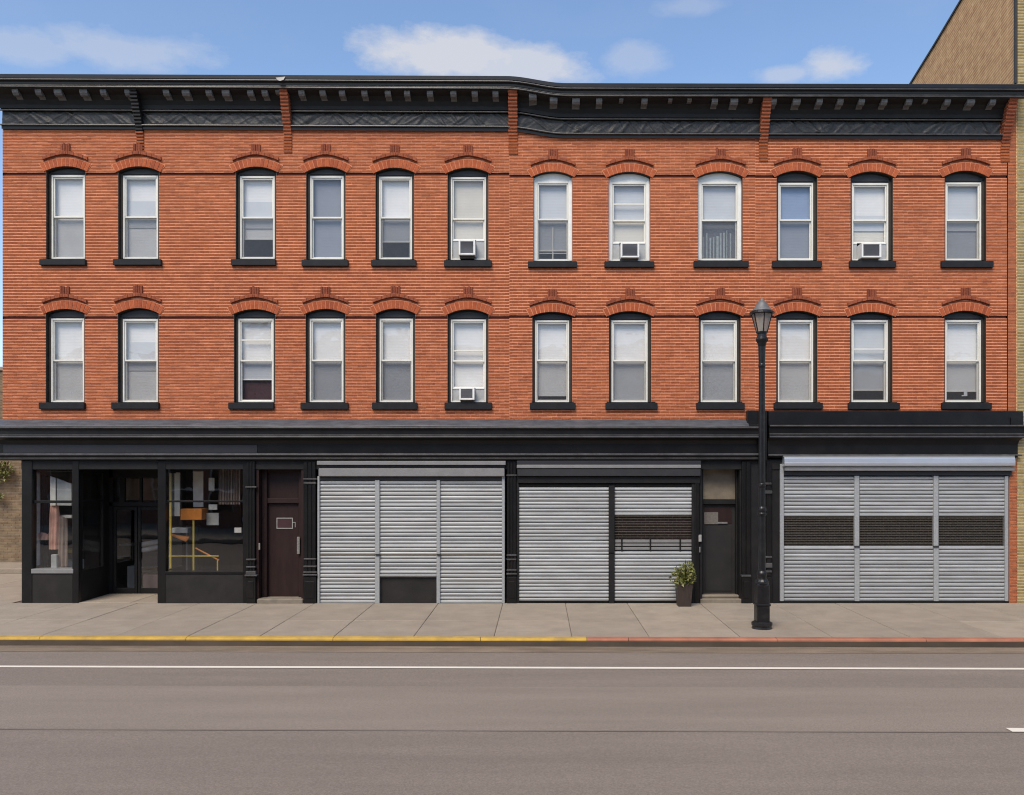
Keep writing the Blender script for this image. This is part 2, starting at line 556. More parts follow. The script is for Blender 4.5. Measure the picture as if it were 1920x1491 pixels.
M['stem'] = material('stem', (0.07, 0.06, 0.03), rough=0.8)
M['tan'] = material('tan_brick', (0.20, 0.145, 0.09), rough=0.9, spec=0.2, vary=0.2, tones=[(0.17, 0.118, 0.072), (0.22, 0.16, 0.10), (0.19, 0.135, 0.085)])
M['tanmortar'] = material('tan_mortar', (0.27, 0.21, 0.145), rough=0.9, spec=0.2, vary=0.15)
M['yframe'] = material('yellow_frame_paint', (0.62, 0.46, 0.08), rough=0.45, vary=0.1)
M['orange'] = material('orange_box', (0.60, 0.20, 0.025), rough=0.55, vary=0.15, scale=8)
M['board'] = material('pale_board', (0.78, 0.75, 0.70), rough=0.7, vary=0.1)
M['cloth1'] = material('black_cloth', (0.02, 0.02, 0.024), rough=0.9, vary=0.3, scale=8)
M['cloth2'] = material('pink_cloth', (0.66, 0.38, 0.30), rough=0.9, vary=0.2, scale=6)
M['cloth3'] = material('grey_cloth', (0.60, 0.60, 0.60), rough=0.9, vary=0.2, scale=6)
M['cloth4'] = material('brown_cloth', (0.26, 0.20, 0.17), rough=0.9, vary=0.2, scale=6)
M['maroon'] = material('maroon_cloth', (0.045, 0.018, 0.022), rough=0.9, vary=0.15)
M['teal'] = material('teal_cloth', (0.46, 0.52, 0.52), rough=0.9, vary=0.2, scale=12)
M['acw'] = material('white_plastic', (0.74, 0.73, 0.69), rough=0.45, vary=0.06, dirt=0.2, dirt_col=(0.5, 0.46, 0.4), dirt_scale=8)
M['acg'] = material('grey_grille', (0.22, 0.22, 0.24), rough=0.5, vary=0.1)
M['acp'] = material('grey_panel', (0.42, 0.43, 0.43), rough=0.6, vary=0.1)
M['glass'] = glass('window_glass', (0.95, 0.95, 0.95), 1.7, 0.04)
M['shopglass'] = glass('shop_glass', (0.86, 0.87, 0.86), 2.2, 0.006)
M['lampglass'] = screen_mat('lantern_glass', 0.62, (0.42, 0.39, 0.33))
M['screen'] = screen_mat('insect_screen', 0.30, (0.12, 0.12, 0.125))
M['b_white'] = blind_mat('white_blind', (0.70, 0.70, 0.69))
M['b_cool'] = blind_mat('cool_blind', (0.52, 0.54, 0.56))
M['b_grey'] = blind_mat('grey_blind', (0.40, 0.42, 0.45))
M['b_dark'] = blind_mat('dark_blind', (0.22, 0.235, 0.27))
M['b_blue'] = blind_mat('blue_blind', (0.22, 0.29, 0.42))
M['b_cream'] = blind_mat('cream_blind', (0.58, 0.55, 0.48))

# ------------------------------------------------------------------ ground, road, pavement
KS = 0.010                                           # the street runs very slightly askew to the facade


def ky(x, base):
    return base - KS * x


KERB, MID = -3.62, -2.09
ZR = -0.135


def sheet(name, y0, y1, z, mat, x0=-60, x1=60, kind='structure', parent=None, **kw):
    mb = MB()
    n = 24
    for i in range(n):
        a, b = x0 + (x1 - x0) * i / n, x0 + (x1 - x0) * (i + 1) / n
        mb.quad((a, ky(a, y0), z), (b, ky(b, y0), z), (b, ky(b, y1), z), (a, ky(a, y1), z))
    return ob(name, mb, mat, parent, kind=kind, **kw)


g = MB().quad((-400, -400, -0.16), (400, -400, -0.16), (400, 400, -0.16), (-400, 400, -0.16))
ob('ground', g, M['asphalt3'], kind='structure')
road = sheet('road', -16.0, KERB - 0.15, ZR, M['asphalt'])
sheet('gutter', KERB - 0.62, KERB - 0.152, ZR + 0.004, M['gutter'], parent=road, kind='structure')
sheet('road_patch', -8.33, -6.40, ZR + 0.004, M['asphalt2'], parent=road, kind='structure')
sheet('tar_seam', -8.37, -8.335, ZR + 0.005, M['seam'], parent=road, kind='structure')
sheet('edge_line', -5.355, -5.245, ZR + 0.008, M['linepaint'], parent=road, kind='structure')
sheet('lane_dash', -8.36, -8.22, ZR + 0.012, M['linepaint'], x0=PX(1887, -8.29), x1=PX(1887, -8.29) + 3.0, parent=road, kind='structure')
sheet('lane_dash', -8.36, -8.22, ZR + 0.012, M['linepaint'], x0=PX(1887, -8.29) - 12.2, x1=PX(1887, -8.29) - 9.2, parent=road, kind='structure').hide_render = True

bpy.data.objects.remove(bpy.data.objects['lane_dash.001'])

sw = MB().quad((-60, ky(-60, KERB), -0.02), (60, ky(60, KERB), -0.02), (60, 12, -0.02), (-60, 12, -0.02))
sidewalk = ob('sidewalk', sw, M['slabgap'], kind='structure')


def slab(x0, x1, ya0, ya1, yb0, yb1, ztop):
    """a flag with worn edges: far edge ya at x0, x1, near edge yb at x0, x1"""
    g_, c = 0.0045, 0.010
    mb = MB()
    lo = [(x0 + g_, yb0 + g_), (x1 - g_, yb1 + g_), (x1 - g_, ya1 - g_), (x0 + g_, ya0 - g_)]
    hi = [(x0 + g_ + c, yb0 + g_ + c), (x1 - g_ - c, yb1 + g_ + c), (x1 - g_ - c, ya1 - g_ - c), (x0 + g_ + c, ya0 - g_ - c)]
    pts = [(x, y, -0.03) for x, y in lo] + [(x, y, ztop - 0.006) for x, y in lo] + [(x, y, ztop) for x, y in hi]
    f = [(8, 9, 10, 11)]
    for i in range(4):
        j = (i + 1) % 4
        f += [(i, j, 4 + j, 4 + i), (4 + i, 4 + j, 8 + j, 8 + i)]
    return mb.poly(pts, f)


joints = [-1180, -1060, -940, -820, -700, -580, -460, -340, -220, -100, 20, 140, 258, 374, 482, 590, 702, 822, 943, 1060, 1176, 1312, 1450, 1566, 1704, 1826, 1950, 2075, 2200, 2330, 2450, 2570, 2690, 2810, 2930, 3050]
for a, b in zip(joints[:-1], joints[1:]):
    xa, xb = PX(a), PX(b)
    for (yt, yb, top) in ((0.0, MID, True), (MID, KERB, False)):
        fa = (lambda x: 0.0) if top else (lambda x: ky(x, MID))
        fb = (lambda x: ky(x, MID)) if top else (lambda x: ky(x, KERB))
        mb = slab(xa, xb, fa(xa), fa(xb), fb(xa), fb(xb), random.uniform(-0.003, 0.003))
        ob('slab', mb, M['concrete'], sidewalk)
# flags of the side street and of the shop's recessed entrance
ob('slab', slab(PX(147), PX(245), 1.30, 1.30, 0.0, 0.0, 0.012), M['concrete'], sidewalk)
ob('slab', slab(PX(245), PX(297), 1.30, 1.30, 0.0, 0.0, 0.010), M['concrete'], sidewalk)
for k in range(4):
    ob('slab', slab(-40 if k == 0 else -19.0 + 2.0 * k, -17.0 + 2.0 * k if k else -17.0, 5.1, 5.1, 0.0, 0.0, 0.0), M['concrete'], sidewalk)
sidek = MB().box(-60, -11.3, 5.14, 6.7, -0.02, 0.13, 0.02)
ob('kerb', sidek, M['concrete'], kind='structure', label=None)

kerb = None
ylim = PX(1100, KERB - 0.1)
edge = ylim
xs = []
x = -40.0
segs = []
while x < 40:
    segs.append((x, min(x + 2.44, 40)))
    x += 2.44
kerb_root = empty('kerb', (0, KERB, 0), kind='structure')
for (a, b) in segs:
    for (p, q) in ((a, min(b, edge)), (max(a, edge), b)):
        if q - p < 0.03:
            continue
        m_ = M['yellow'] if q <= edge + 1e-6 else M['red']
        y0 = KERB
        prof = [(0.0, -0.2), (0.0, 0.004), (-0.10, 0.004), (-0.128, -0.004), (-0.142, -0.022), (-0.144, -0.042)]
        mb = MB()
        pts = []
        for xx in (p + 0.004, q - 0.004):
            pts += [(xx, ky(xx, y0) + py - 0.002, pz) for py, pz in prof]
        n = len(prof)
        mb.poly(pts, [(i, i + 1, n + i + 1, n + i) for i in range(n - 1)] + [tuple(range(n))[::-1], tuple(range(n, 2 * n))])
        ks = ob('kerb_stone', mb, m_, kerb_root)
        fb = MB()
        fb.quad((p, ky(p, y0) - 0.143, -0.2), (q, ky(q, y0) - 0.143, -0.2), (q, ky(q, y0) - 0.1445, -0.043), (p, ky(p, y0) - 0.1445, -0.043))
        ob('kerb_face', fb, M['kerbface'], ks)

# ------------------------------------------------------------------ the brick building
XL, XR = PX(5), PX(1888)
bld = empty('brick_building', ((XL + XR) / 2, 0, 0), label='long three storey red brick row with arched windows, black cornices and shuttered shopfronts', cat='building')

#  opening x0, x1, crown y, spring y, frame top y, meeting rail y, sill top y, sill bottom y, sill x0, x1, style
W = [
    (86.5, 160.3, 312.3, 320.5, 328, 406.5, 485, 497, 77, 163, 'w1'),
    (221.5, 298, 312.5, 321.5, 329, 407, 485, 497, 214.5, 304.6, 'w2'),
    (442, 518, 313, 322, 330, 408, 485, 497.5, 435, 518.4, 'w3'),
    (574, 648, 313, 323, 329.5, 408, 486, 499, 567, 654, 'w4'),
    (704, 776.6, 315, 324, 331, 408, 486, 499, 697, 781, 'w5'),
    (839, 916, 315, 324.5, 332, 410.5, 487, 500, 833, 922, 'w6'),
    (1000, 1073.4, 322, 331, 340, 411.5, 489, 501, 990, 1081.7, 'w7'),
    (1141, 1219.5, 322.6, 332, 341, 413.5, 489, 501, 1133, 1226, 'w8'),
    (1309, 1392.5, 321.4, 332, 341, 413, 488, 501, 1300, 1402.5, 'w9'),
    (1456, 1532.7, 320.6, 331, 342.7, 412.6, 488, 501.5, 1447, 1539.5, 'w10'),
    (1594.7, 1674.4, 322, 332, 343, 413, 488, 501.5, 1591, 1678, 'w11'),
    (1771, 1849.5, 320.6, 331, 342, 413, 488, 501.5, 1763, 1860, 'w12'),
    (85.8, 158.8, 579.7, 587.5, 597, 676.2, 754, 767, 76, 161, 'v1'),
    (220.8, 297.7, 578, 588, 598, 676.2, 754, 767, 211.4, 300, 'v2'),
    (438.6, 516, 580, 589, 597.5, 676.5, 754, 767, 430, 515, 'v3'),
    (573, 647.6, 579.7, 588.5, 597.5, 676.2, 754, 767.5, 565, 654, 'v4'),
    (704.8, 778.5, 579, 588.5, 597.5, 676.2, 754, 767.5, 698.6, 783, 'v5'),
    (839, 916, 580.5, 590, 599, 677, 754, 767.5, 834, 922.6, 'v6'),
    (998, 1072.8, 585, 592.5, 600.6, 676, 754, 767.5, 993.6, 1078.7, 'v7'),
    (1141.7, 1220.8, 583.7, 592, 600.6, 676.5, 754, 767.5, 1135, 1232, 'v8'),
    (1310, 1389, 583, 592, 600.5, 676.5, 754, 767.5, 1305, 1395, 'v9'),
    (1455.4, 1532.7, 583, 592, 600, 676, 754, 767, 1450, 1541, 'v10'),
    (1594, 1673.5, 585, 592.5, 600, 676.5, 754, 767.5, 1589, 1685, 'v11'),
    (1770.6, 1849, 583, 592, 600, 676.5, 754, 767.5, 1764, 1856.7, 'v12'),
]
BAND = 15.0


def circ(x0, x1, yc, ys):
    wd, h = (x1 - x0) / 2, max(ys - yc, 4.0)
    r = (wd * wd + h * h) / (2 * h)
    return (x0 + x1) / 2, yc + r, r, math.asin(wd / r)


ARC = [circ(w_[0], w_[1], w_[2], w_[3]) for w_ in W]
COURSE = 5.6 / PXM
JOINT = 0.0215
BRICK_L = 0.205


def blocked(xa_px, ypx, pad=0):
    """intervals (px) of the wall taken by windows at height ypx"""
    res = []
    for w_, (cx, cy, r, a) in zip(W, ARC):
        if w_[3] < ypx < w_[6] + 1.0:
            res.append((w_[0], w_[1]))
        elif w_[6] <= ypx < w_[7] - 1.5:
            res.append((w_[8] + 3, w_[9] - 3))
        elif w_[2] - BAND - 2 < ypx <= w_[3]:
            rm = r + BAND * 0.5
            t_ = rm * rm - (cy - ypx) ** 2
            if t_ > 0:
                hw = min(math.sqrt(t_), (r + 6) * math.sin(a + 0.03))
                res.append((cx - hw, cx + hw))
    return res


def wave(x, z):
    return 0.0035 * mnoise.noise(Vector((x * 0.8, z * 3.0, 0))) + 0.0018 * mnoise.noise(Vector((x * 3.1, z * 9.0, 4)))


def brick_wall(mbb, mbm, x0, x1, z0, z1, block=None, groove=(), phase=0.0, y=0.0, course=COURSE, singles=None, single_rows=(), proud=0.0055, vj=0.0055, blen=BRICK_L):
    z = z0
    k = 0
    while z + course * 0.6 < z1:
        ze = min(z + course, z1)
        zm = (z + ze) / 2
        ypx = HY - (zm - ZC) * PXM
        bl = sorted(block(0, ypx)) if block else []
        free = []
        a = x0
        for (p, q) in bl:
            p, q = PX(p), PX(q)
            if q < x0 or p > x1:
                continue
            if p > a:
                free.append((a, p))
            a = max(a, q)
        if a < x1:
            free.append((a, x1))
        skip = any(g0 <= ypx < g1 for g0, g1 in groove)
        for (p, q) in free:
            if skip:
                continue
            n = max(1, int((q - p) / 0.4))
            for i in range(n):
                s, e = p + (q - p) * i / n, p + (q - p) * (i + 1) / n
                mbm.quad((s, y, z), (e, y, z), (e, y, ze), (s, y, ze))
            xx = p
            off = (0.5 if k % 2 else 0.0) * blen + phase
            first = p + ((x0 + off - p) % blen)
            cuts = [p]
            c = first
            while c < q - 0.03:
                if c > p + 0.03:
                    cuts.append(c + random.uniform(-0.012, 0.012))
                c += blen
            cuts.append(q)
            for s, e in zip(cuts[:-1], cuts[1:]):
                za = z + JOINT * 0.5 + wave((s + e) / 2, z)
                zb = ze - JOINT * 0.5 + wave((s + e) / 2, z)
                d = y - proud + random.uniform(-0.0022, 0.0022)
                t0, t1 = random.uniform(-0.0016, 0.0016), random.uniform(-0.0016, 0.0016)
                mb = mbb
                single = singles is not None and k in single_rows and len(singles) < 300
                if single:
                    mb = MB()
                mb.poly([(s + vj / 2, d, za + t0), (e - vj / 2, d, za + t1), (e - vj / 2, y + 0.004, za + t1), (s + vj / 2, y + 0.004, za + t0),
                         (s + vj / 2, d, zb + t0), (e - vj / 2, d, zb + t1), (e - vj / 2, y + 0.004, zb + t1), (s + vj / 2, y + 0.004, zb + t0)],
                        [(0, 1, 5, 4), (1, 2, 6, 5), (3, 0, 4, 7), (4, 5, 6, 7), (3, 2, 1, 0)])
                if single:
                    singles.append(mb)
        z = ze
        k += 1


GR = ((322.0, 327.5), (591.5, 597.0))
GR2 = ((327.5, 333.0), (592.5, 598.0))
bricks, mortar = MB(), MB()
SING = []
ZB = PZ(789)
XS = PX(955)
brick_wall(bricks, mortar, XL, XS, ZB, PZ(200), blocked, GR, 0.0, singles=SING, single_rows=(0, 1))
nleft = len(SING)
brick_wall(bricks, mortar, XS, PX(1416), ZB + 0.02, PZ(212), blocked, GR2, 0.07, singles=SING, single_rows=(0,))
brick_wall(bricks, mortar, PX(1416), XR, PZ(771), PZ(212), blocked, GR2, 0.11)
ob('wall', mortar, M['mortar'], bld)
ob('brickwork', bricks, M['brick'], bld, kind='stuff')
for mb in SING[:130]:
    ob('brick', mb, M['brick'], bld)
if len(SING) > 130:
    rest = MB()
    for mb in SING[130:]:
        rest.poly(mb.v, mb.f)
    ob('brickwork', rest, M['brick'], bld, kind='stuff')

# the backing seen in the recessed string joint, pieces between the windows
for (a, b, g_) in ((5, 955, GR), (955, 1888, GR2)):
    for (p, q) in g_:
        ym = (p + q) / 2
        cur = a
        for (s, e) in sorted(blocked(0, ym)) + [(b, b)]:
            if e < a or s > b:
                continue
            if s > cur:
                gb = MB().quad((PX(cur), 0.035, PZ(q + 6)), (PX(s), 0.035, PZ(q + 6)), (PX(s), 0.035, PZ(p - 6)), (PX(cur), 0.035, PZ(p - 6)))
                ob('string_joint', gb, M['groove'], bld)
            cur = max(cur, e)

# vertical seam between the two halves of the row

# end pier at the right, a browner brick
eb, em = MB(), MB()
brick_wall(eb, em, PX(1889.2), PX(1904), PZ(782), PZ(160), None, (), 0.03, y=-0.012)
ep = empty('end_pier', (PX(1896), 0, PZ(782)), bld)
ob('mortar', em, M['end_mortar'], ep)
ob('brickwork', eb, M['end_brick'], ep, kind='stuff')

# body behind the face
YB = 9.0
body = MB()
zt = PZ(150)
body.quad((XL, 0.0, PZ(856)), (XL, YB, PZ(856)), (XL, YB, zt), (XL, 0.0, zt))
body.quad((PX(1904), 0.02, 0), (PX(1904), YB, 0), (PX(1904), YB, zt - .2), (PX(1904), 0.02, zt - .2))
body.quad((XL, YB, 0), (PX(1904), YB, 0), (PX(1904), YB, zt), (XL, YB, zt))
body.quad((PX(40), 0.12, 0), (PX(40), YB, 0), (PX(40), YB, PZ(868)), (PX(40), 0.12, PZ(868)))
ob('side_wall', body, M['brick'], bld)
ob('soffit', MB().box(XL - 0.05, PX(42), 0.01, YB, PZ(863), PZ(856)), M['black2'], bld)
ob('roof', MB().box(XL, PX(1904), 0.3, YB, zt - 0.35, zt - 0.2), M['black2'], bld)
for (za, nm) in ((PZ(820), 'floor_slab'), (PZ(530), 'floor_slab'), (PZ(270), 'ceiling')):
    ob(nm, MB().box(XL + 0.02, PX(1900), 0.4, YB - 0.02, za - 0.06, za + 0.06), M['room'], bld)
ob('partition', MB().box(XL + 0.02, PX(1900), 3.0, 3.1, PZ(820) + 0.07, PZ(272)), M['room'], bld)


# ------------------------------------------------------------------ windows
def arch_pts(cx, cy, r, a, n, grow=0.0):
    return [(PX(cx + (r + grow) * math.sin(t)), PZ(cy - (r + grow) * math.cos(t))) for t in [(-a + 2 * a * i / n) for i in range(n + 1)]]


ST = {  # style: (white wood surround?, upper blind, blind bottom y fraction or None for full, screen on the lower sash?, extra rails, curtain below, air conditioner box)
    'w1': dict(b='b_white'), 'w2': dict(b='b_white', rail=[('edge', 378)]), 'w3': dict(b='b_white', rail=[('edge', 379)], cut=448), 'w4': dict(b='b_dark', noscreen=1, lower='b_dark'),
    'w5': dict(b='b_white', lower='b_grey', cut=453), 'w6': dict(b='b_cream', lower='b_cream', ac=(860, 891, 450, 478)),
    'w7': dict(white=1, b='b_cool', lower='b_grey', cut=470, cross=1), 'w8': dict(white=1, b='b_cool', rail=[('bar', 383)], lower='b_cream', ac=(1164, 1199, 455, 483)),
    'w9': dict(white=1, b='b_cool', cut=414, teal=1), 'w10': dict(b='b_blue', lower='b_dark', noscreen=1), 'w11': dict(b='b_white', lower='b_cream', rail=[('edge', 405)], ac=(1616, 1653, 455.5, 483)),
    'w12': dict(b='b_cool', lower='b_grey', rail=[('edge', 404)]),
    'v1': dict(b='b_white'), 'v2': dict(b='b_white', rail=[('edge', 642)]), 'v3': dict(noscreen=1, lower='b_grey', b='b_white', rail=[('bar', 638)], cut=711, maroon=1), 'v4': dict(b='b_white', lower='b_grey'),
    'v5': dict(b='b_white', lower='b_grey'), 'v6': dict(b='b_white', rail=[('bar', 658)], lower='b_white', ac=(861, 889.5, 727, 750)), 'v7': dict(b='b_white', gap=1), 'v8': dict(b='b_white', lower='b_cool'),
    'v9': dict(b='b_white', lower='b_cool'), 'v10': dict(b='b_white'), 'v11': dict(b='b_cool', rail=[('bar', 655)], cut=731), 'v12': dict(b='b_white', cut=733, item=1),
}
ACS = []


def window(w_, arc):
    x0, x1, yc, ys, ft, mr, st, sb, sx0, sx1, sty = w_
    s = ST[sty]
    cx, cy, r, a = arc
    wroot = empty('window', (PX((x0 + x1) / 2), 0, PZ(sb)), bld)
    white = s.get('white')
    sm = M['whitewood'] if white else M['jamb']
    DP = 0.085
    mold = 5.0
    fx0, fx1 = PX(x0 + mold), PX(x1 - mold)
    X0, X1 = PX(x0), PX(x1)
    zt, zs, zm = PZ(ft, DP), PZ(st + 0.3, DP), PZ(mr, DP)
    zspring = PZ(ys)
    # reveal and brick mould
    sur = MB()
    sur.box(X0 - 0.01, X0 + 0.004, 0.004, 0.25, PZ(st + 3), zspring)
    sur.box(X1 - 0.004, X1 + 0.01, 0.004, 0.25, PZ(st + 3), zspring)
    ap = arch_pts(cx, cy, r, a, 12)
    for (p, q) in zip(ap[:-1], ap[1:]):
        sur.quad((p[0], 0.004, p[1]), (q[0], 0.004, q[1]), (q[0], 0.25, q[1]), (p[0], 0.25, p[1]))
    ob('reveal', sur, M['jamb'] if not white else M['black2'], wroot)
    mo = MB()
    mo.box(X0 + 0.004, fx0 + 0.006, DP, 0.17, zs, zt + 0.03, 0.006)
    mo.box(fx1 - 0.006, X1 - 0.004, DP, 0.17, zs, zt + 0.03, 0.006)
    ob('brick_mould', mo, sm, wroot)
    ty = MB()
    base = zt + 0.012
    if white:
        base = zt + 0.002
    apt = arch_pts(cx, cy, r, a, 12)
    ty.prism([(X0 + 0.003, base), (X1 - 0.003, base)] + [(X1 - 0.003, zspring - 0.002)] + [(p[0], p[1] - 0.002) for p in apt[::-1][1:-1]] + [(X0 + 0.003, zspring - 0.002)], DP + 0.03, 0.17)
    if not white:
        k = 0.16
        ap2 = arch_pts(cx, cy + 2.2, r * 0.99, a * 0.9, 12)
        ty.prism([(ap2[0][0], base + 0.02), (ap2[-1][0], base + 0.02)] + ap2[::-1], DP + 0.012, DP + 0.04)
    ob('arch_panel', ty, M['whitewood'] if white else M['archpanel'], wroot)
    # frame
    fw = 0.036
    fr = MB()
    fr.box(fx0, fx0 + fw, DP + 0.008, 0.19, zs, zt, 0.004)
    fr.box(fx1 - fw, fx1, DP + 0.008, 0.19, zs, zt, 0.004)
    fr.box(fx0 + fw, fx1 - fw, DP + 0.008, 0.19, zt - fw - 0.008, zt, 0.004)
    fr.box(fx0 + fw, fx1 - fw, DP + 0.012, 0.19, zs, zs + 0.03, 0.004)
    ob('frame', fr, M['white'], wroot)
    ix0, ix1 = fx0 + fw + 0.003, fx1 - fw - 0.003
    izt, izb = zt - fw - 0.012, zs + 0.032

    def sash(za, zb, y, t=0.024, bot=None):
        m_ = MB()
        bot = bot or t
        m_.box(ix0, ix0 + t, y, y + 0.035, za, zb, 0.003)
        m_.box(ix1 - t, ix1, y, y + 0.035, za, zb, 0.003)
        m_.box(ix0 + t, ix1 - t, y, y + 0.035, zb - t, zb, 0.003)
        m_.box(ix0 + t, ix1 - t, y, y + 0.035, za, za + bot, 0.003)
        o = ob('sash', m_, M['white'], wroot)
        ob('pane', MB().quad((ix0 + t, y + 0.018, za + bot), (ix1 - t, y + 0.018, za + bot), (ix1 - t, y + 0.018, zb - t), (ix0 + t, y + 0.018, zb - t)), M['glass'], wroot)
        return o
    sash(zm - 0.013, izt, 0.112, bot=0.034)
    ac = s.get('ac')
    lower_bottom = izb
    if ac:
        lower_bottom = PZ(ac[2] + 0.5, 0.15)
    sash(lower_bottom, zm + 0.006, 0.150)
    # insect screen in front of the lower half
    if not s.get('noscreen') and not ac:
        ob('insect_screen', MB().quad((ix0, 0.108, izb), (ix1, 0.108, izb), (ix1, 0.108, zm - 0.016), (ix0, 0.108, zm - 0.016)), M['screen'], wroot)
    # blinds
    yb = 0.215
    zcut = PZ(s['cut'], yb) if s.get('cut') else (PZ(743, yb) if s.get('gap') else lower_bottom - 0.02 if not ac else PZ(ac[2], yb))
    low = s.get('lower', s['b'])
    same = low == s['b'] and not s.get('cut') and not s.get('gap')

    def blind(za, zb, mat, y):
        m_ = MB()
        n = max(2, int((zb - za) / 0.03))
        xa, xb = ix0 - 0.02, ix1 + 0.02
        pts, fs = [], []
        for i in range(n + 1):
            zz = za + (zb - za) * i / n
            yy = y + (0.0008 if i % 2 else 0.0)
            pts += [(xa, yy, zz), (xb, yy, zz)]
            if i:
                fs.append((2 * i - 2, 2 * i - 1, 2 * i + 1, 2 * i))
        m_.poly(pts, fs)
        return ob('blind', m_, mat, wroot)
    if same:
        blind(zcut, izt + 0.03, M[s['b']], yb)
    else:
        blind(max(zm, zcut) if zcut > zm - 0.05 else zm, izt + 0.03, M[s['b']], yb)
        if zcut < zm - 0.05:
            blind(zcut, zm, M[low], yb + 0.006)
    if s.get('cut') and zcut < zm - 0.05:
        ob('blind_rail', MB().box(ix0, ix1, yb - 0.01, yb + 0.012, zcut - 0.022, zcut), M['white'], wroot)
    for (kind, yy) in s.get('rail', []):
        if kind == 'bar':
            zz = PZ(yy, 0.112)
            ob('glazing_bar', MB().box(ix0 + 0.024, ix1 - 0.024, 0.114, 0.140, zz - 0.014, zz + 0.014, 0.003), M['white'], wroot)
        else:
            zz = PZ(yy, yb)
            zb_ = zm if not ac else zm
            ob('inner_shade', MB().quad((ix0, yb - 0.014, zb_ - 0.2), (ix1, yb - 0.014, zb_ - 0.2), (ix1, yb - 0.014, zz), (ix0, yb - 0.014, zz)), M['b_cool'], wroot)
    if s.get('cross'):
        xm = PX(1036.5, 0.2)
        c_ = MB()
        c_.box(xm - 0.012, xm + 0.012, 0.19, 0.20, izb, PZ(427, 0.2))
        c_.box(ix0 + 0.02, ix1 - 0.02, 0.192, 0.202, PZ(471.5, 0.2), PZ(469.5, 0.2))
        c_.box(ix0 + 0.02, ix1 - 0.02, 0.192, 0.202, PZ(476, 0.2), PZ(474.5, 0.2))
        ob('reflection_bar', c_, M['white'], wroot)  # white bars modelling a cross-like reflection in the lower pane
    if s.get('teal'):
        for k in range(9):
            xa = ix0 + 0.05 + (ix1 - ix0 - 0.1) * k / 9.0
            h = random.uniform(0.4, 0.72)
            ob('curtain_strip', MB().box(xa, xa + 0.05 * random.uniform(0.35, 1.0), 0.24, 0.25, izb, izb + h), M['teal'], wroot)
        blind(izb, zm, M['b_dark'], 0.28)
    if s.get('maroon'):
        ob('curtain', MB().quad((ix0, 0.26, izb - 0.02), (ix1, 0.26, izb - 0.02), (ix1, 0.26, zcut + 0.02), (ix0, 0.26, zcut + 0.02)), M['maroon'], wroot)
    # sill
    si = MB()
    si.box(PX(sx0), PX(sx1), -0.075, 0.09, PZ(sb, -0.07), PZ(st + 1.0, -0.07), 0.008)
    ob('sill', si, M['sill'], wroot)
    # brick arch, hood mould and key bricks
    ar = empty('window_arch', (PX(cx), 0, PZ(yc)), bld)
    n = 12
    aa = a + 0.05
    for i in range(n):
        t0 = -aa + 2 * aa * i / n + 0.008
        t1 = -aa + 2 * aa * (i + 1) / n - 0.008
        jr = random.uniform(-0.35, 0.35)
        pts = []
        for (t, rr) in ((t0, r + 0.2), (t1, r + 0.2), (t1, r + BAND + jr), (t0, r + BAND + jr)):
            pts.append((PX(cx + rr * math.sin(t)), PZ(cy - rr * math.cos(t))))
        d = random.uniform(-0.003, 0.003)
        ob('arch_brick', MB().prism(pts, -0.020 + d, 0.06), M['arch_brick'], ar)
    bk = MB()
    ins = arch_pts(cx, cy, r + 0.1, aa, 12)
    outs = arch_pts(cx, cy, r + BAND + 1.2, aa + 0.012, 12)
    for i in range(12):
        bk.quad((ins[i][0], -0.011, ins[i][1]), (ins[i + 1][0], -0.011, ins[i + 1][1]), (outs[i + 1][0], -0.011, outs[i + 1][1]), (outs[i][0], -0.011, outs[i][1]))
    ob('arch_mortar', bk, M['archmortar'], ar)
    # hood: a flat brick arc standing proud, leaving a shadowed gap over the arch
    wd = (x1 - x0) / 2 + 5.5
    n = 10
    hy = lambda u: yc - 22.5 + 11.5 * (0.55 * u * u + 0.45 * abs(u))      # a low gable with bowed sides

    for i in range(n):
        u0, u1 = -1 + 2 * i / n, -1 + 2 * (i + 1) / n
        e = 0.006
        jr = random.uniform(-.4, .4)
        xa_, xb_ = PX(cx + wd * u0) + e / 2, PX(cx + wd * u1) - e / 2
        th = 5.8 + jr
        pts = [(xa_, PZ(hy(u0))), (xb_, PZ(hy(u1))), (xb_, PZ(hy(u1) - th)), (xa_, PZ(hy(u0) - th))]
        ob('hood_brick', MB().prism(pts, -0.052 + random.uniform(-0.004, 0.004), 0.0), M['hood'], ar)
    # narrow dark strip, the hood's shade painted onto the wall below it
    hb = MB()
    for i in range(n):
        u0, u1 = (-1 + 2 * i / n) * 0.97, (-1 + 2 * (i + 1) / n) * 0.97
        hb.quad((PX(cx + wd * u0), -0.009, PZ(hy(u0) + 2.4)), (PX(cx + wd * u1), -0.009, PZ(hy(u1) + 2.4)), (PX(cx + wd * u1), -0.009, PZ(hy(u1) + 0.1)), (PX(cx + wd * u0), -0.009, PZ(hy(u0) + 0.1)))
    ob('hood_shadow', hb, M['key'], ar)
    for k in range(4):
        xa = cx - 9 + 4.5 * k
        top = yc - 42 + random.uniform(-1.5, 1.0)
        ob('key_brick', MB().box(PX(xa + .3), PX(xa + 4.2), -0.034 + random.uniform(-.006, .006), 0.0, PZ(yc - 27), PZ(top), 0.004), M['key'], ar)
    for k in range(3):
        xa = cx - 6.6 + 4.4 * k
        ob('key_brick', MB().box(PX(xa + .25), PX(xa + 4.1), -0.060, 0.0, PZ(yc - 21.5), PZ(yc - 27.2), 0.004), M['hood'], ar)
    if ac:
        ACS.append((ac, fx0 + fw, fx1 - fw, zs + 0.01, lower_bottom, sty))
    return wroot


for w_, a_ in zip(W, ARC):
    window(w_, a_)


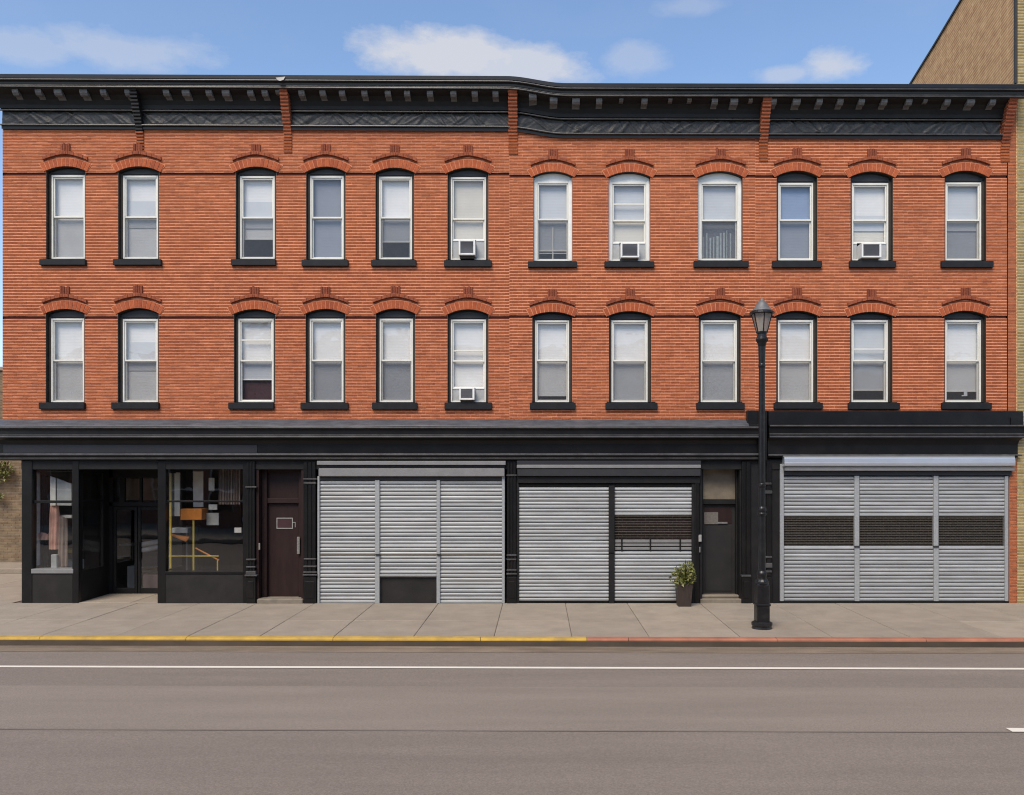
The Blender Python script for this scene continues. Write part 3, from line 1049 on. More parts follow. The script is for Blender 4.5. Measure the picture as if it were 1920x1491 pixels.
# ------------------------------------------------------------------ the top cornice
def prof_px(pts):
    """(projection, photo y) points; ('b', projection, top y, bottom y) is a half-round bead"""
    res = []
    for q_ in pts:
        if q_[0] == 'b':
            _, p, t_, b_ = q_
            z0_, z1_ = PZ(t_, -p), PZ(b_, -p)
            r_ = (z0_ - z1_) / 2
            for k_ in range(7):
                an = math.pi / 2 - math.pi * k_ / 6
                res.append((-p - r_ * math.cos(an), (z0_ + z1_) / 2 + r_ * math.sin(an)))
        else:
            res.append((-q_[0], PZ(q_[1], -q_[0])))
    return res


def beads(prof, sts, mitre, parent):
    """the half-round beads of a cornice as mouldings of their own, a hair proud of the body"""
    for q_ in prof:
        if q_[0] == 'b':
            pr_b = prof_px([('b', q_[1] + 0.003, q_[2] - 0.1, q_[3] + 0.1)])
            pr_b = [(-q_[1] + 0.004, pr_b[0][1])] + pr_b + [(-q_[1] + 0.004, pr_b[-1][1])]
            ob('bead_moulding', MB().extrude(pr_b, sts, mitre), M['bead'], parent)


DROP = -(13.0) / PXM


def cdz(px):
    """the cornice steps down in a soft sweep past the middle of the row"""
    t = min(1, max(0, (px - 950) / 110.0))
    t = t * t * (3 - 2 * t)
    base = -0.0035 * min(px, 950) / PXM * 1.2
    return base + DROP * t + (-(2.0 / PXM) * (px - 1060) / 830 if px > 1060 else 0)


def stations(a, b, step=12):
    n = max(1, int((b - a) / step))
    return [(PX(a + (b - a) * i / n), cdz(a + (b - a) * i / n)) for i in range(n + 1)]


cor = empty('cornice', (0, -0.2, PZ(200)), bld)
crown = [(0.02, 142), (0.44, 138.5), (0.46, 139), (0.46, 145.5), (0.445, 146.2), (0.445, 147.0), ('b', 0.448, 147.2, 149.6), (0.42, 150.2), (0.405, 153.5), (0.40, 157),
         (0.39, 158.2), ('b', 0.39, 158.4, 160.2), ('b', 0.392, 160.6, 163.4), (0.36, 164.2), (0.355, 166), (0.06, 166)]
mb = MB().extrude(prof_px(crown), stations(-40, 1905), (0, 0))
ob('crown_moulding', mb, M['black'], cor)
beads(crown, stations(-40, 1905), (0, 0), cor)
cove = [(0.355, 165), (0.30, 170), (0.21, 177), (0.14, 186), (0.10, 196), (0.088, 203), (0.05, 203.5), (0.05, 204.8), ('b', 0.09, 205.0, 207.5), (0.04, 207.8), (0.0, 207.8), (0.0, 165)]
foot = [(0.03, 232), ('b', 0.09, 232.2, 235.0), (0.06, 235.6), (0.055, 241.6), (0.0, 241.8), (0.0, 232)]
# pressed tin frieze: one crumpled sheet to each bay
CORB = [263, 540, 962, 1431]
bays = [(6, 256), (270, 533), (548, 955), (970, 1424), (1439, 1874)]
for (a, b) in bays:                                   # the brick corbels interrupt the mouldings
    ob('cove', MB().extrude(prof_px(cove), stations(a - 2, b + 3)), M['black2'], cor)
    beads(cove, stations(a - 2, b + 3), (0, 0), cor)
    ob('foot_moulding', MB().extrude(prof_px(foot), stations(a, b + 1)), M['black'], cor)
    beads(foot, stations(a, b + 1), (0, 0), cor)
rnd = random.Random(3)
for (a, b) in bays:
    nx, nzc = int((b - a) / 2), 12
    creases = []
    x = a
    while x < b:
        creases.append((x, rnd.choice((-1, 1)) * rnd.uniform(0.5, 1.8), rnd.uniform(0.4, 1.2) * rnd.choice((1, 1, -0.6)), rnd.uniform(1.6, 3.4)))
        x += rnd.uniform(5, 15)
    mb = MB()
    pts = []
    for i in range(nx + 1):
        px = a + (b - a) * i / nx
        for k in range(nzc + 1):
            py = 207.5 + 25.5 * k / nzc
            h = 0.012 * mnoise.noise(Vector((px * 0.05, py * 0.08, 2)))
            for (cx_, sl, am, wd) in creases:
                d = (px - cx_) - sl * (py - 220)
                if abs(d) < 3 * wd:
                    h += 0.016 * am * math.exp(-(d / wd) ** 2)
            edge_ = min(1.0, min(k, nzc - k) / 1.0)
            y = -(0.035 + h * edge_)
            pts.append((PX(px), y, PZ(py, -0.04) + cdz(px)))
    fs = []
    m_ = nzc + 1
    for i in range(nx):
        for k in range(nzc):
            fs.append((i * m_ + k, i * m_ + k + 1, (i + 1) * m_ + k + 1, (i + 1) * m_ + k))
    mb.poly(pts, fs)
    ob('frieze_panel', mb, M['tin'], cor, smooth=True)

# modillions
mods = [28, 71, 108, 156, 193, 239, 311, 348, 391, 423, 469, 496, 520, 565, 604.6, 641, 683, 727, 763, 806, 850, 890, 929, 999, 1038, 1080, 1123.6, 1165, 1208.6, 1257, 1293, 1340.5, 1377, 1408, 1451, 1494, 1537,
        1576, 1616, 1658.5, 1705, 1736, 1777, 1821, 1862]
small = {520, 1165, 1257, 1408, 1736, 1293}
protos = {}
for px in mods:
    key = 's' if px in small else ('w' if int(px) % 3 == 0 else 'n')
    wd = {'s': 7.5, 'w': 14.0, 'n': 11.0}[key] / PXM / 2
    ln = {'s': 0.6, 'w': 1.0, 'n': 0.95}[key]
    zz = PZ(165.5, -0.33) + cdz(px)
    if key not in protos:
        mb = MB()
        # scroll bracket: side outline (depth, drop) given a width
        side = [(0.0, 0.0), (-0.335, 0.0), (-0.34, -0.05), (-0.33, -0.085 * ln), (-0.29, -0.125 * ln), (-0.24, -0.135 * ln), (-0.20, -0.12 * ln), (-0.15, -0.15 * ln), (-0.08, -0.20 * ln), (0.0, -0.22 * ln)]
        n = len(side)
        pts = [(-wd, y, z) for y, z in side] + [(wd, y, z) for y, z in side]
        mb.poly(pts, [tuple(range(n)), tuple(range(n, 2 * n))[::-1]] + [(i, n + i, n + (i + 1) % n, (i + 1) % n) for i in range(n)])
        protos[key] = ob('modillion', mb, M['modillion'], cor, origin=(0, 0, 0))
        protos[key].location = Vector((PX(px, -0.33), 0, zz)) - WLOC[cor.name]
        WLOC[protos[key].name] = Vector((PX(px, -0.33), 0, zz))
    else:
        dup(protos[key], (PX(px, -0.33), 0, zz), cor)

# a torn bit of tin on the crown
mb = MB().poly([(PX(517, -.47), -0.475, PZ(146, -.47)), (PX(535, -.47), -0.475, PZ(144, -.47)), (PX(532, -.47), -0.49, PZ(150.5, -.47)), (PX(526, -.47), -0.50, PZ(153, -.47)), (PX(521, -.47), -0.485, PZ(151, -.47))],
               [(0, 4, 3, 2, 1)])
ob('torn_flashing', mb, M['plate'], cor)

# stepped brick corbels between the bays
nb = 0
for ci, px in enumerate(CORB + [1884]):
    cb = empty('corbel', (PX(px), 0, PZ(285)), bld)
    dz = cdz(px)
    z = PZ(286) + dz
    ztop = PZ(165, -0.3) + dz
    hw = {263: 7.0, 540: 7.5, 962: 8.5, 1431: 8.0, 1884: 8.0}[px] / PXM
    cn = int((ztop - z) / COURSE)
    for k in range(cn):
        t = k / (cn - 1)
        pr = 0.028 + (0.0 if t < 0.25 else 0.34 * ((t - 0.25) / 0.75) ** 1.2)
        zz = z + k * (ztop - z) / cn
        hh = (ztop - z) / cn
        m_ = M['black2'] if (px == 263 and t > 0.38) else ((M['key'] if px == 1884 else M['hood']) if t > 0.3 else M['brick'])  # end corbel takes a darker brick, its shade put into the colour
        jx = random.uniform(-0.006, 0.006)
        ob('brick', MB().box(PX(px) - hw + jx, PX(px) + hw + jx, -pr, 0.01, zz + JOINT * 0.45, zz + hh - JOINT * 0.45, 0.004), m_, cb)
        nb += 1
    co = MB()
    for k in range(cn):
        t = k / (cn - 1)
        pr = 0.012 + (0.0 if t < 0.25 else 0.34 * ((t - 0.25) / 0.75) ** 1.2)
        zz = z + k * (ztop - z) / cn
        hh = (ztop - z) / cn
        co.box(PX(px) - hw * 0.93, PX(px) + hw * 0.93, -pr, 0.012, zz, zz + hh)
    ob('mortar', co, M['end_mortar'] if px != 263 else M['black2'], cb)

# ------------------------------------------------------------------ shopfront cornices
sc = empty('shop_cornice', (PX(712), -0.1, PZ(864)), bld)
pr = [(0.0, 788), (0.21, 799.2), ('b', 0.225, 800.0, 803.6), (0.205, 804.2), (0.20, 809), (0.20, 814.8), ('b', 0.222, 815.2, 817.2), (0.21, 817.5), ('b', 0.224, 818.0, 820.8), (0.15, 821.2),
      (0.085, 826), (0.06, 833), (0.06, 849.6), ('b', 0.105, 850.2, 854.4), (0.075, 854.8), (0.07, 857.4), ('b', 0.085, 858.2, 860.4), (0.088, 860.8), (0.088, 862.6), (0.05, 863.2), (0.0, 863.2)]
mb = MB().extrude(prof_px(pr), [(PX(6), 0), (PX(1423), 0)], (1.0, 0))
ob('moulding', mb, M['black'], sc)
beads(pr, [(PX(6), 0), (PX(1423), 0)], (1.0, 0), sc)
fl = [(0.005, 786.9), (0.215, 798.4), (0.22, 799.4), (0.005, 788)]
mb = MB().extrude(prof_px(fl), [(PX(4) - 0.1, 0)] + [(PX(x_), random.uniform(-0.004, 0.004)) for x_ in range(60, 1400, 70)] + [(PX(1400), 0)])
ob('flashing', mb, M['flash'], sc)
ob('sign_board', MB().pbox(6, 482, 834.5, 849.5, -0.075, -0.05, 0.003), M['sign'], sc)

sc2 = empty('shop_cornice', (PX(1677), -0.1, PZ(864)), bld)
pr2 = [(0.0, 770.5), (0.12, 771), (0.13, 772), (0.133, 796.2), (0.19, 796.6), ('b', 0.205, 797.0, 800.2), (0.175, 800.4), (0.17, 812), (0.185, 812.6), ('b', 0.19, 813, 815.4), (0.18, 816), ('b', 0.192, 817.2, 820.8),
       (0.13, 821.4), (0.08, 826), (0.06, 834), (0.06, 851.6), ('b', 0.10, 852.0, 855.2), (0.06, 856), (0.06, 858), (0.0, 858)]
mb = MB().extrude(prof_px(pr2), [(PX(1438), 0), (PX(1900), 0)], (0, 1.0))
ob('moulding', mb, M['black'], sc2)
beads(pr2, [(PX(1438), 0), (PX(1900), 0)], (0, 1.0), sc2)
ob('corner_block', MB().pbox(1401, 1430, 770, 798.5, -0.13, 0.02, 0.006), M['black'], sc2)
ob('end_post', MB().pbox(1423.5, 1438.5, 770, 863, -0.19, 0.02, 0.006), M['black'], sc2)
ob('end_block', MB().pbox(1896, 1911, 783, 800, -0.16, 0.02, 0.006), M['black'], sc2)

# ------------------------------------------------------------------ shopfronts
BK, B2 = M['black'], M['black2']
GZ = 1131.5


def front(name='shopfront', px=300):
    return empty(name, (PX(px), 0, 0), bld)


hdr = MB()
hdr.box(PX(40), PX(1468), 0.0, 0.14, PZ(880), PZ(862))
ob('header', hdr, B2, bld)
ob('ceiling', MB().box(PX(41), PX(1888), 0.16, YB - 0.05, PZ(864), PZ(860)), M['shopwall'], bld)

# corner shop
sf = front('corner_shopfront', 260)
ob('corner_post', MB().pbox(40, 60, 864, GZ, -0.02, 0.16, 0.012), BK, sf)
ob('post', MB().pbox(135, 147, 864, GZ, -0.02, 0.10, 0.010), BK, sf)
ob('post', MB().pbox(295, 310, 864, GZ + 1, -0.02, 0.16, 0.012), BK, sf)
ob('post', MB().pbox(455, 462, 864, GZ, -0.01, 0.16, 0.008), BK, sf)
ob('bulkhead', MB().pbox(58, 137, 1076, GZ, -0.005, 0.08, 0.006), M['bulk'], sf)
ob('bulkhead', MB().pbox(309, 457, 1077, GZ + 1.5, -0.005, 0.08, 0.006), M['bulk'], sf)
ob('window_sill', MB().pbox(58, 137, 1067, 1075.6, -0.03, 0.2, 0.006), M['greyhood'], sf)
ob('window_sill', MB().pbox(309, 457, 1072, 1076.6, -0.02, 0.2, 0.006), BK, sf)
ob('window_head', MB().pbox(58, 137, 866, 881, 0.01, 0.12, 0.006), BK, sf)
ob('window_head', MB().pbox(309, 457, 866, 880, 0.01, 0.12, 0.006), BK, sf)
ob('transom_bar', MB().pbox(60, 135.5, 938.5, 943.5, 0.03, 0.10, 0.006), BK, sf)
ob('transom_bar', MB().pbox(310, 456, 938.5, 942, 0.03, 0.10, 0.006), BK, sf)
for (a, b) in ((60, 135), (310, 456)):
    for (p, q) in ((880, 940.5), (940.5, 1072)):
        ob('pane', MB().quad((PX(a), 0.06, PZ(q)), (PX(b), 0.06, PZ(q)), (PX(b), 0.06, PZ(p)), (PX(a), 0.06, PZ(p))), M['shopglass'], sf)
# recess: side returns and back wall with the double door
RX0, RX1, RY = PX(147), PX(296), 1.28
rt = MB()
rt.box(RX0 - 0.06, RX0, 0.10, RY, 0.0, PZ(1072))
rt.box(RX0 - 0.06, RX0, 0.10, 0.17, PZ(1072), PZ(866))
rt.box(RX0 - 0.06, RX0, RY - 0.25, RY, PZ(1072), PZ(866))
rt.box(RX0 - 0.06, RX0, 0.17, RY - 0.25, PZ(888), PZ(866))
rt.box(RX0 - 0.05, RX0 - 0.01, 0.17, RY - 0.25, PZ(943), PZ(938))
ob('recess_return', rt, B2, sf)
ob('pane', MB().quad((RX0 - 0.03, 0.17, PZ(1072)), (RX0 - 0.03, RY - 0.25, PZ(1072)), (RX0 - 0.03, RY - 0.25, PZ(888)), (RX0 - 0.03, 0.17, PZ(888))), M['shopglass'], sf)
rt = MB()
rt.box(RX1, RX1 + 0.06, 0.16, RY, 0.0, PZ(1072))
rt.box(RX1, RX1 + 0.06, RY - 0.2, RY, PZ(1072), PZ(866))
rt.box(RX1, RX1 + 0.06, 0.16, RY - 0.2, PZ(888), PZ(866))
ob('recess_return', rt, B2, sf)
ob('pane', MB().quad((RX1 + 0.03, 0.16, PZ(1072)), (RX1 + 0.03, RY - 0.2, PZ(1072)), (RX1 + 0.03, RY - 0.2, PZ(888)), (RX1 + 0.03, 0.16, PZ(888))), M['shopglass'], sf)
ob('recess_ceiling', MB().box(RX0 - 0.05, RX1 + 0.05, 0.145, RY, PZ(866), PZ(865)), B2, sf)
fr = MB()
y0 = RY
fr.box(RX0, PX(211, y0), y0, y0 + 0.1, 0.0, PZ(866))
fr.box(PX(204, y0), RX1, y0, y0 + 0.1, PZ(950, y0), PZ(941, y0), 0.01)
fr.box(PX(204, y0), RX1, y0, y0 + 0.1, PZ(896, y0), PZ(866), 0.01)
fr.box(PX(224, y0), PX(233, y0), y0 + 0.01, y0 + 0.09, PZ(941, y0), PZ(896, y0))
fr.box(PX(261, y0), PX(265, y0), y0 + 0.01, y0 + 0.09, PZ(941, y0), PZ(896, y0))
fr.box(PX(297, y0), RX1, y0 + 0.01, y0 + 0.09, 0.012, PZ(896, y0))
ob('door_frame', fr, B2, sf)
ob('pane', MB().quad((PX(211, y0), y0 + 0.05, PZ(941, y0)), (RX1, y0 + 0.05, PZ(941, y0)), (RX1, y0 + 0.05, PZ(896, y0)), (PX(211, y0), y0 + 0.05, PZ(896, y0))), M['shopglass'], sf)
for (a, b, hx) in ((211.5, 256.5, 250), (257.5, 302, 262)):
    lf = MB()
    t = 5.5
    lf.box(PX(a, y0), PX(a + t, y0), y0 + 0.02, y0 + 0.07, 0.02, PZ(950.5, y0), 0.006)
    lf.box(PX(b - t, y0), PX(b, y0), y0 + 0.02, y0 + 0.07, 0.02, PZ(950.5, y0), 0.006)
    lf.box(PX(a + t, y0), PX(b - t, y0), y0 + 0.02, y0 + 0.07, PZ(957, y0), PZ(950.5, y0), 0.006)
    lf.box(PX(a + t, y0), PX(b - t, y0), y0 + 0.02, y0 + 0.07, 0.02, PZ(1103, y0), 0.006)
    d_ = ob('door', lf, B2, sf)
    ob('door_pane', MB().quad((PX(a + t, y0), y0 + 0.045, PZ(1103, y0)), (PX(b - t, y0), y0 + 0.045, PZ(1103, y0)), (PX(b - t, y0), y0 + 0.045, PZ(957, y0)), (PX(a + t, y0), y0 + 0.045, PZ(957, y0))),
       M['shopglass'], sf)
    ob('door_handle', MB().tube((PX(hx, y0), y0 - 0.02, PZ(1050, y0)), (PX(hx, y0), y0 - 0.02, PZ(1015, y0)), 0.011), M['black'], sf)
ob('window_sticker', MB().pbox(439.5, 452.5, 989.5, 999, 0.052, 0.058), M['plate'], sf)
# shop room
rm = MB()
SX0, SX1, SY = PX(42), PX(478), 5.2
rm.quad((SX0, SY, 0), (SX1, SY, 0), (SX1, SY, PZ(864)), (SX0, SY, PZ(864)))
rm.quad((SX1, 0.3, 0), (SX1, SY, 0), (SX1, SY, PZ(864)), (SX1, 0.3, PZ(864)))
rm.quad((SX0, 0.3, 0), (SX0, SY, 0), (SX0, SY, PZ(864)), (SX0, 0.3, PZ(864)))
ob('room_wall', rm, M['shopwall'], sf)
ob('room_floor', MB().box(SX0, SX1, 0.1, SY, -0.018, 0.008), M['shopfloor'], sf)


def pilaster(x0, x1, tops, name='pilaster', y=-0.05, grooves=2, yt=864):
    pl = empty(name, (PX((x0 + x1) / 2), 0, 0), bld)
    m_ = MB()
    n = grooves + 1
    step = (x1 - x0) / n
    m_.pbox(x0, x1, yt, 1082, y + 0.02, 0.12)
    for i in range(n):
        m_.pbox(x0 + i * step + 1.0, x0 + (i + 1) * step - 1.0, yt + 2, 1080, y, y + 0.03, 0.006)
    ob('shaft', m_, BK, pl)
    for (t, b, ex) in tops:
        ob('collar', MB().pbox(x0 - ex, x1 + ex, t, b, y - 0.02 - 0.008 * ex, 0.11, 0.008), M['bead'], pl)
    ob('plinth', MB().pbox(x0 - 0.5, x1 + 0.5, 1082, GZ, y - 0.012, 0.12, 0.010), BK, pl)
    ob('plinth_panel', MB().pbox(x0 + 3, x1 - 3, 1090, 1122, y - 0.024, y, 0.006), BK, pl)
    return pl


pilaster(461.5, 478, [(912, 915, 2), (1048, 1051, 0.5), (1062, 1065, 0.5), (1071, 1078, 1), (1078, 1081, 3.5)])
pilaster(569, 592, [(897, 900, 1), (904, 908, 0), (1047, 1050, 0), (1061, 1064, 0.5), (1072, 1075, 1), (1077, 1080, 2)])
pilaster(950.5, 968, [(890, 893, 1), (1040, 1043, 0.5), (1048, 1051, 0), (1068, 1071, 0.5), (1075, 1078, 1)])
pilaster(1391, 1408, [(1078, 1082, 0.5)], grooves=1)
pilaster(1427, 1447, [(905, 909, 0), (920, 926, 1.2), (1043, 1047, 0.5), (1056, 1065, 1.4), (1070, 1074, 0.6)], grooves=1)
ob('wall_panel', MB().pbox(1408, 1428, 864, GZ, -0.008, 0.12, 0.006), B2, bld)
ob('wall_panel', MB().pbox(1447, 1464, 864, GZ, 0.02, 0.12, 0.006), B2, bld)


def street_door(x0, x1, head, dtop, dbot, jl, jr, dm, name):
    y = 0.30
    dr = empty(name, (PX((x0 + x1) / 2), y, 0), bld)
    jm = MB()
    jm.box(PX(jl), PX(jl) + 0.05, 0.02, y + 0.05, 0, PZ(866))
    jm.box(PX(jl) + 0.05, PX(x0, y), y - 0.10, y + 0.05, 0, PZ(866), 0.01)
    jm.box(PX(jr) - 0.05, PX(jr), 0.02, y + 0.05, 0, PZ(866))
    jm.box(PX(x1, y), PX(jr) - 0.05, y - 0.10, y + 0.05, 0, PZ(866), 0.01)
    jm.box(PX(x0, y), PX(x1, y), y - 0.06, y + 0.05, PZ(head, y), PZ(866), 0.006)
    ob('jamb', jm, M['brown'] if dm == 'brown' else B2, dr)
    ob('transom', MB().box(PX(x0, y), PX(x1, y), y - 0.07, y + 0.05, PZ(dtop - 0.5, y), PZ(dtop - 10, y), 0.006), M['brown'] if dm == 'brown' else B2, dr)
    return dr, y


d2, y = street_door(503, 562, 884, 944, 1122, 480, 569, 'brown', 'street_door')
ob('transom_panel', MB().box(PX(503, y), PX(562, y), y, y + 0.04, PZ(934, y), PZ(884, y)), M['brown'], d2)
leaf = MB()
leaf.box(PX(503, y), PX(562, y), y, y + 0.045, PZ(1121, y), PZ(944, y), 0.004)
ob('door_leaf', leaf, M['brown'], d2)
nf = MB()
for (a, b, c_, e) in ((518.5, 549, 971, 972.5), (518.5, 549, 990, 991.5), (518.5, 520, 972.5, 990), (547.5, 549, 972.5, 990), (549, 554, 979, 980.2), (553, 554, 980.2, 989)):
    nf.pbox(a, b, c_, e, y - 0.012, y)
ob('notice_frame', nf, M['plate'], d2)
ob('notice', MB().pbox(520, 547.5, 972.5, 990, y - 0.006, y), M['maroon'], d2)
ob('handle', MB().pbox(556.5, 562, 1007, 1039, y - 0.16, y - 0.12, 0.006), M['metal'], d2)
ob('intercom', MB().pbox(484.5, 487.5, 1019, 1031, 0.005, 0.03, 0.003), M['metal'], d2)
ob('doorstep', MB().box(PX(483), PX(569), -0.06, 0.34, -0.02, PZ(1123.5, -0.06), 0.02), M['step'], d2)

d3, y = street_door(1317, 1378, 876, 946, 1115, 1312, 1392, 'grey', 'street_door')
ob('transom_panel', MB().box(PX(1317, y), PX(1378, y), y, y + 0.04, PZ(936, y), PZ(876, y)), material('dusty_pane', (0.20, 0.165, 0.12), rough=0.25, vary=0.35, scale=2.5, dirt=0.5, dirt_col=(0.11, 0.09, 0.07)), d3)
leaf = MB()
leaf.box(PX(1317, y), PX(1378, y), y, y + 0.045, PZ(1116, y), PZ(946, y), 0.004)
leaf.box(PX(1322, y), PX(1372, y), y - 0.012, y, PZ(1108, y), PZ(986, y), 0.004)
ob('door_leaf', leaf, M['greydoor'], d3)
ob('door_light', MB().pbox(1321, 1372, 952, 982, y - 0.008, y), M['brown'], d3)
ob('notice', MB().pbox(1320.5, 1346.5, 960.5, 983, y - 0.02, y - 0.009), M['paper'], d3)
ob('letter_flap', MB().pbox(1346, 1364, 979, 982, y - 0.03, y - 0.009), M['metal'], d3)
ob('doorstep', MB().box(PX(1313), PX(1392), -0.02, 0.34, -0.02, PZ(1123), 0.015), M['step'], d3)
ob('doorstep', MB().box(PX(1313), PX(1388), 0.10, 0.34, PZ(1123), PZ(1116, .1), 0.015), M['step'], d3)
ob('intercom', MB().pbox(1309.5, 1315.5, 1003, 1016, -0.04, 0.0, 0.004), M['plate'], d3)
ob('intercom', MB().pbox(1309.8, 1313.5, 1026, 1036, -0.035, 0.0, 0.004), M['metal'], d3)


# ------------------------------------------------------------------ roller shutters
def slat_proto(x0, x1, pitch, y, mat, parent, z):
    """a curved lath with a rolled lower lip"""
    h = pitch
    prof = [(0.034, 0.0), (0.012, 0.0), (0.002, 0.004), (-0.004, h * 0.10), (-0.009, h * 0.24), (-0.0115, h * 0.45), (-0.010, h * 0.64), (-0.005, h * 0.77), (0.010, h * 0.82), (0.034, h * 0.83), (0.034, h * 0.99)]
    mb = MB()
    mb.extrude([(y + a, b) for a, b in prof], [(x0, 0), (x1, 0)])
    o = ob('slat', mb, mat, parent, origin=(0, 0, 0), smooth=False)
    o.location = Vector((0, 0, z)) - WLOC[parent.name]
    WLOC[o.name] = Vector((0, 0, z))
    return o


def curtain(parent, px0, px1, ptop, pbot, pitch_px, y, skip=(), mat='steel'):
    x0, x1 = PX(px0, y), PX(px1, y)
    zt, zb = PZ(ptop, y), PZ(pbot, y)
    n = int(round((zt - zb) / (pitch_px / PXM)))
    h = (zt - zb) / n
    proto = None
    for i in range(n):
        z = zb + i * h
        py = HY - (z + h / 2 - ZC) * PXM * D / (D + y)
        if any(s0 < py < s1 for s0, s1 in skip):
            continue
        if proto is None:
            proto = slat_proto(x0, x1, h, y, M[mat], parent, z)
        else:
            o = dup(proto, (0, random.uniform(-0.002, 0.002), z), parent)
            o.rotation_euler = (random.uniform(-0.03, 0.03) * 0, 0, 0)


def rods(parent, px0, px1, p0, p1, y, step, links, mat='rod', r=0.006):
    mb = MB()
    z0, z1 = PZ(p1, y), PZ(p0, y)
    n = int((z1 - z0) / step)
    for i in range(n + 1):
        z = z0 + (z1 - z0) * i / n
        mb.tube((PX(px0, y), y, z), (PX(px1, y), y, z), r * (1.35 if i % 3 == 0 else 0.9), 6)
    for k in range(links):
        xx = PX(px0 + (px1 - px0) * (k + 0.5) / links, y)
        for i in range(n):
            za = z0 + (z1 - z0) * i / n
            sx = xx + (0.5 if i % 2 else 0.0) * (PX(px1, y) - PX(px0, y)) / links
            if sx < PX(px1, y):
                mb.box(sx - 0.001, sx + 0.001, y - 0.001, y + 0.001, za, za + (z1 - z0) / n)
    return ob('rod_grille', mb, M[mat], parent)


YS = 0.02
# shutter one
s1 = empty('roller_shutter', (PX(772), 0, 0), bld)
ob('back_panel', MB().pbox(594, 948, 866, GZ, 0.10, 0.13), M['dark'], s1)
ob('hood_top', MB().pbox(594, 948, 864.5, 872, -0.10, 0.1, 0.006), M['greyhood'], s1)
ob('hood_lip', MB().pbox(597, 946, 872, 879, -0.02, 0.1), M['darkhood'], s1)
ob('shutter_hood', MB().pbox(597, 946, 878.5, 893.5, -0.10, 0.1, 0.012), M['greyhood'], s1)
ob('head_rail', MB().pbox(599, 945, 894, 901, -0.01, 0.1, 0.004), M['darkhood'], s1)
for (a, b) in ((703, 711.5), (818.5, 825)):
    ob('mullion_post', MB().pbox(a, b, 900.5, 1040, -0.03, 0.06, 0.006), M['steel2'], s1)
    ob('mullion_post', MB().pbox(a, b, 1041.5, GZ, -0.03, 0.06, 0.006), M['steel2'], s1)
    ob('locking_pin', MB().pbox(a + 1, b + 1, 1038.6, 1042.4, -0.05, -0.02, 0.003), M['darkhood'], s1)
for (a, b) in ((595, 599), (941, 946.5)):
    ob('guide_rail', MB().pbox(a, b, 893, GZ, -0.03, 0.08, 0.006), M['steel2'], s1)
for (a, b, sk) in ((599, 703, ()), (711.5, 818.5, ((1080, 1140),)), (825, 941, ())):
    curtain(s1, a, b, 901, GZ, 7.0, YS, sk)
for (a, b) in ((599, 703), (711.5, 818.5), (825, 941)):
    ob('lock_bar', MB().pbox(a, b, 1038.8, 1041.2, 0.003, 0.03, 0.002), M['rod'], s1)
ob('bottom_bar', MB().pbox(711.5, 818.5, 1077, 1080.5, -0.012, 0.03, 0.003), M['steel2'], s1)
ob('bulkhead', MB().pbox(711.5, 818.5, 1081, GZ, 0.06, 0.1), M['bulk'], s1)

# shutter two
s2 = empty('roller_shutter', (PX(1140), 0, 0), bld)
ob('back_panel', MB().pbox(970, 1312, 866, GZ, 0.10, 0.13), M['dark'], s2)
ob('hood_top', MB().pbox(969, 1314.5, 864, 871.5, -0.12, 0.1, 0.006), M['sign'], s2)
ob('hood_lip', MB().pbox(969, 1314.5, 871.6, 878, -0.13, 0.1, 0.008), M['greyhood'], s2)
ob('shutter_hood', MB().pbox(970, 1314, 878.2, 893, -0.11, 0.1, 0.010), M['darkhood'], s2)
ob('head_rail', MB().pbox(971, 1313, 894, 906, -0.047, 0.1, 0.006), B2, s2)
ob('head_rail', MB().pbox(971, 1302, 906.5, 912.5, 0.0, 0.1, 0.004), M['dark'], s2)
ob('mullion_post', MB().pbox(1141.5, 1152.5, 911, 1037, -0.04, 0.06, 0.006), B2, s2)
ob('mullion_post', MB().pbox(1142.5, 1152, 1038.5, GZ + .5, -0.04, 0.06, 0.006), B2, s2)
ob('guide_rail', MB().pbox(968.5, 973, 893, GZ, -0.02, 0.08, 0.005), B2, s2)
ob('guide_rail', MB().pbox(1297, 1303, 906, GZ, -0.02, 0.08, 0.005), B2, s2)
ob('side_post', MB().pbox(1303.5, 1311.5, 893, GZ, -0.04, 0.08, 0.008), BK, s2)
for (a, b, sk) in ((973, 1141, ()), (1152.5, 1297, ((968.5, 1034),))):
    curtain(s2, a, b, 913, 1127, 6.75, YS, sk)
    ob('bottom_bar', MB().pbox(a, b, 1127, 1130.0, 0.03, 0.06), M['dark'], s2)
rods(s2, 1152.5, 1297, 968, 1012, 0.03, 0.052, 10, r=0.0042)
ob('inner_window', MB().pbox(1153, 1297, 966, 1035, 0.085, 0.099), material('reddish_reflection', (0.014, 0.008, 0.007), rough=0.35, vary=0.7, scale=1.6), s2)  # reddish colour paints a reflection into the dark inner window
for k, (t, b) in enumerate(((1012.5, 1017.5), (1019.5, 1024), (1026, 1031))):
    ob('perforated_slat', MB().pbox(1153, 1297, t, b, 0.02, 0.035, 0.003), M['greyhood'], s2)
for px in (1166, 1219.5, 1275.5):
    ob('link_post', MB().pbox(px - 1.3, px + 1.3, 1009, 1033, 0.0, 0.03, 0.003), M['dark'], s2)

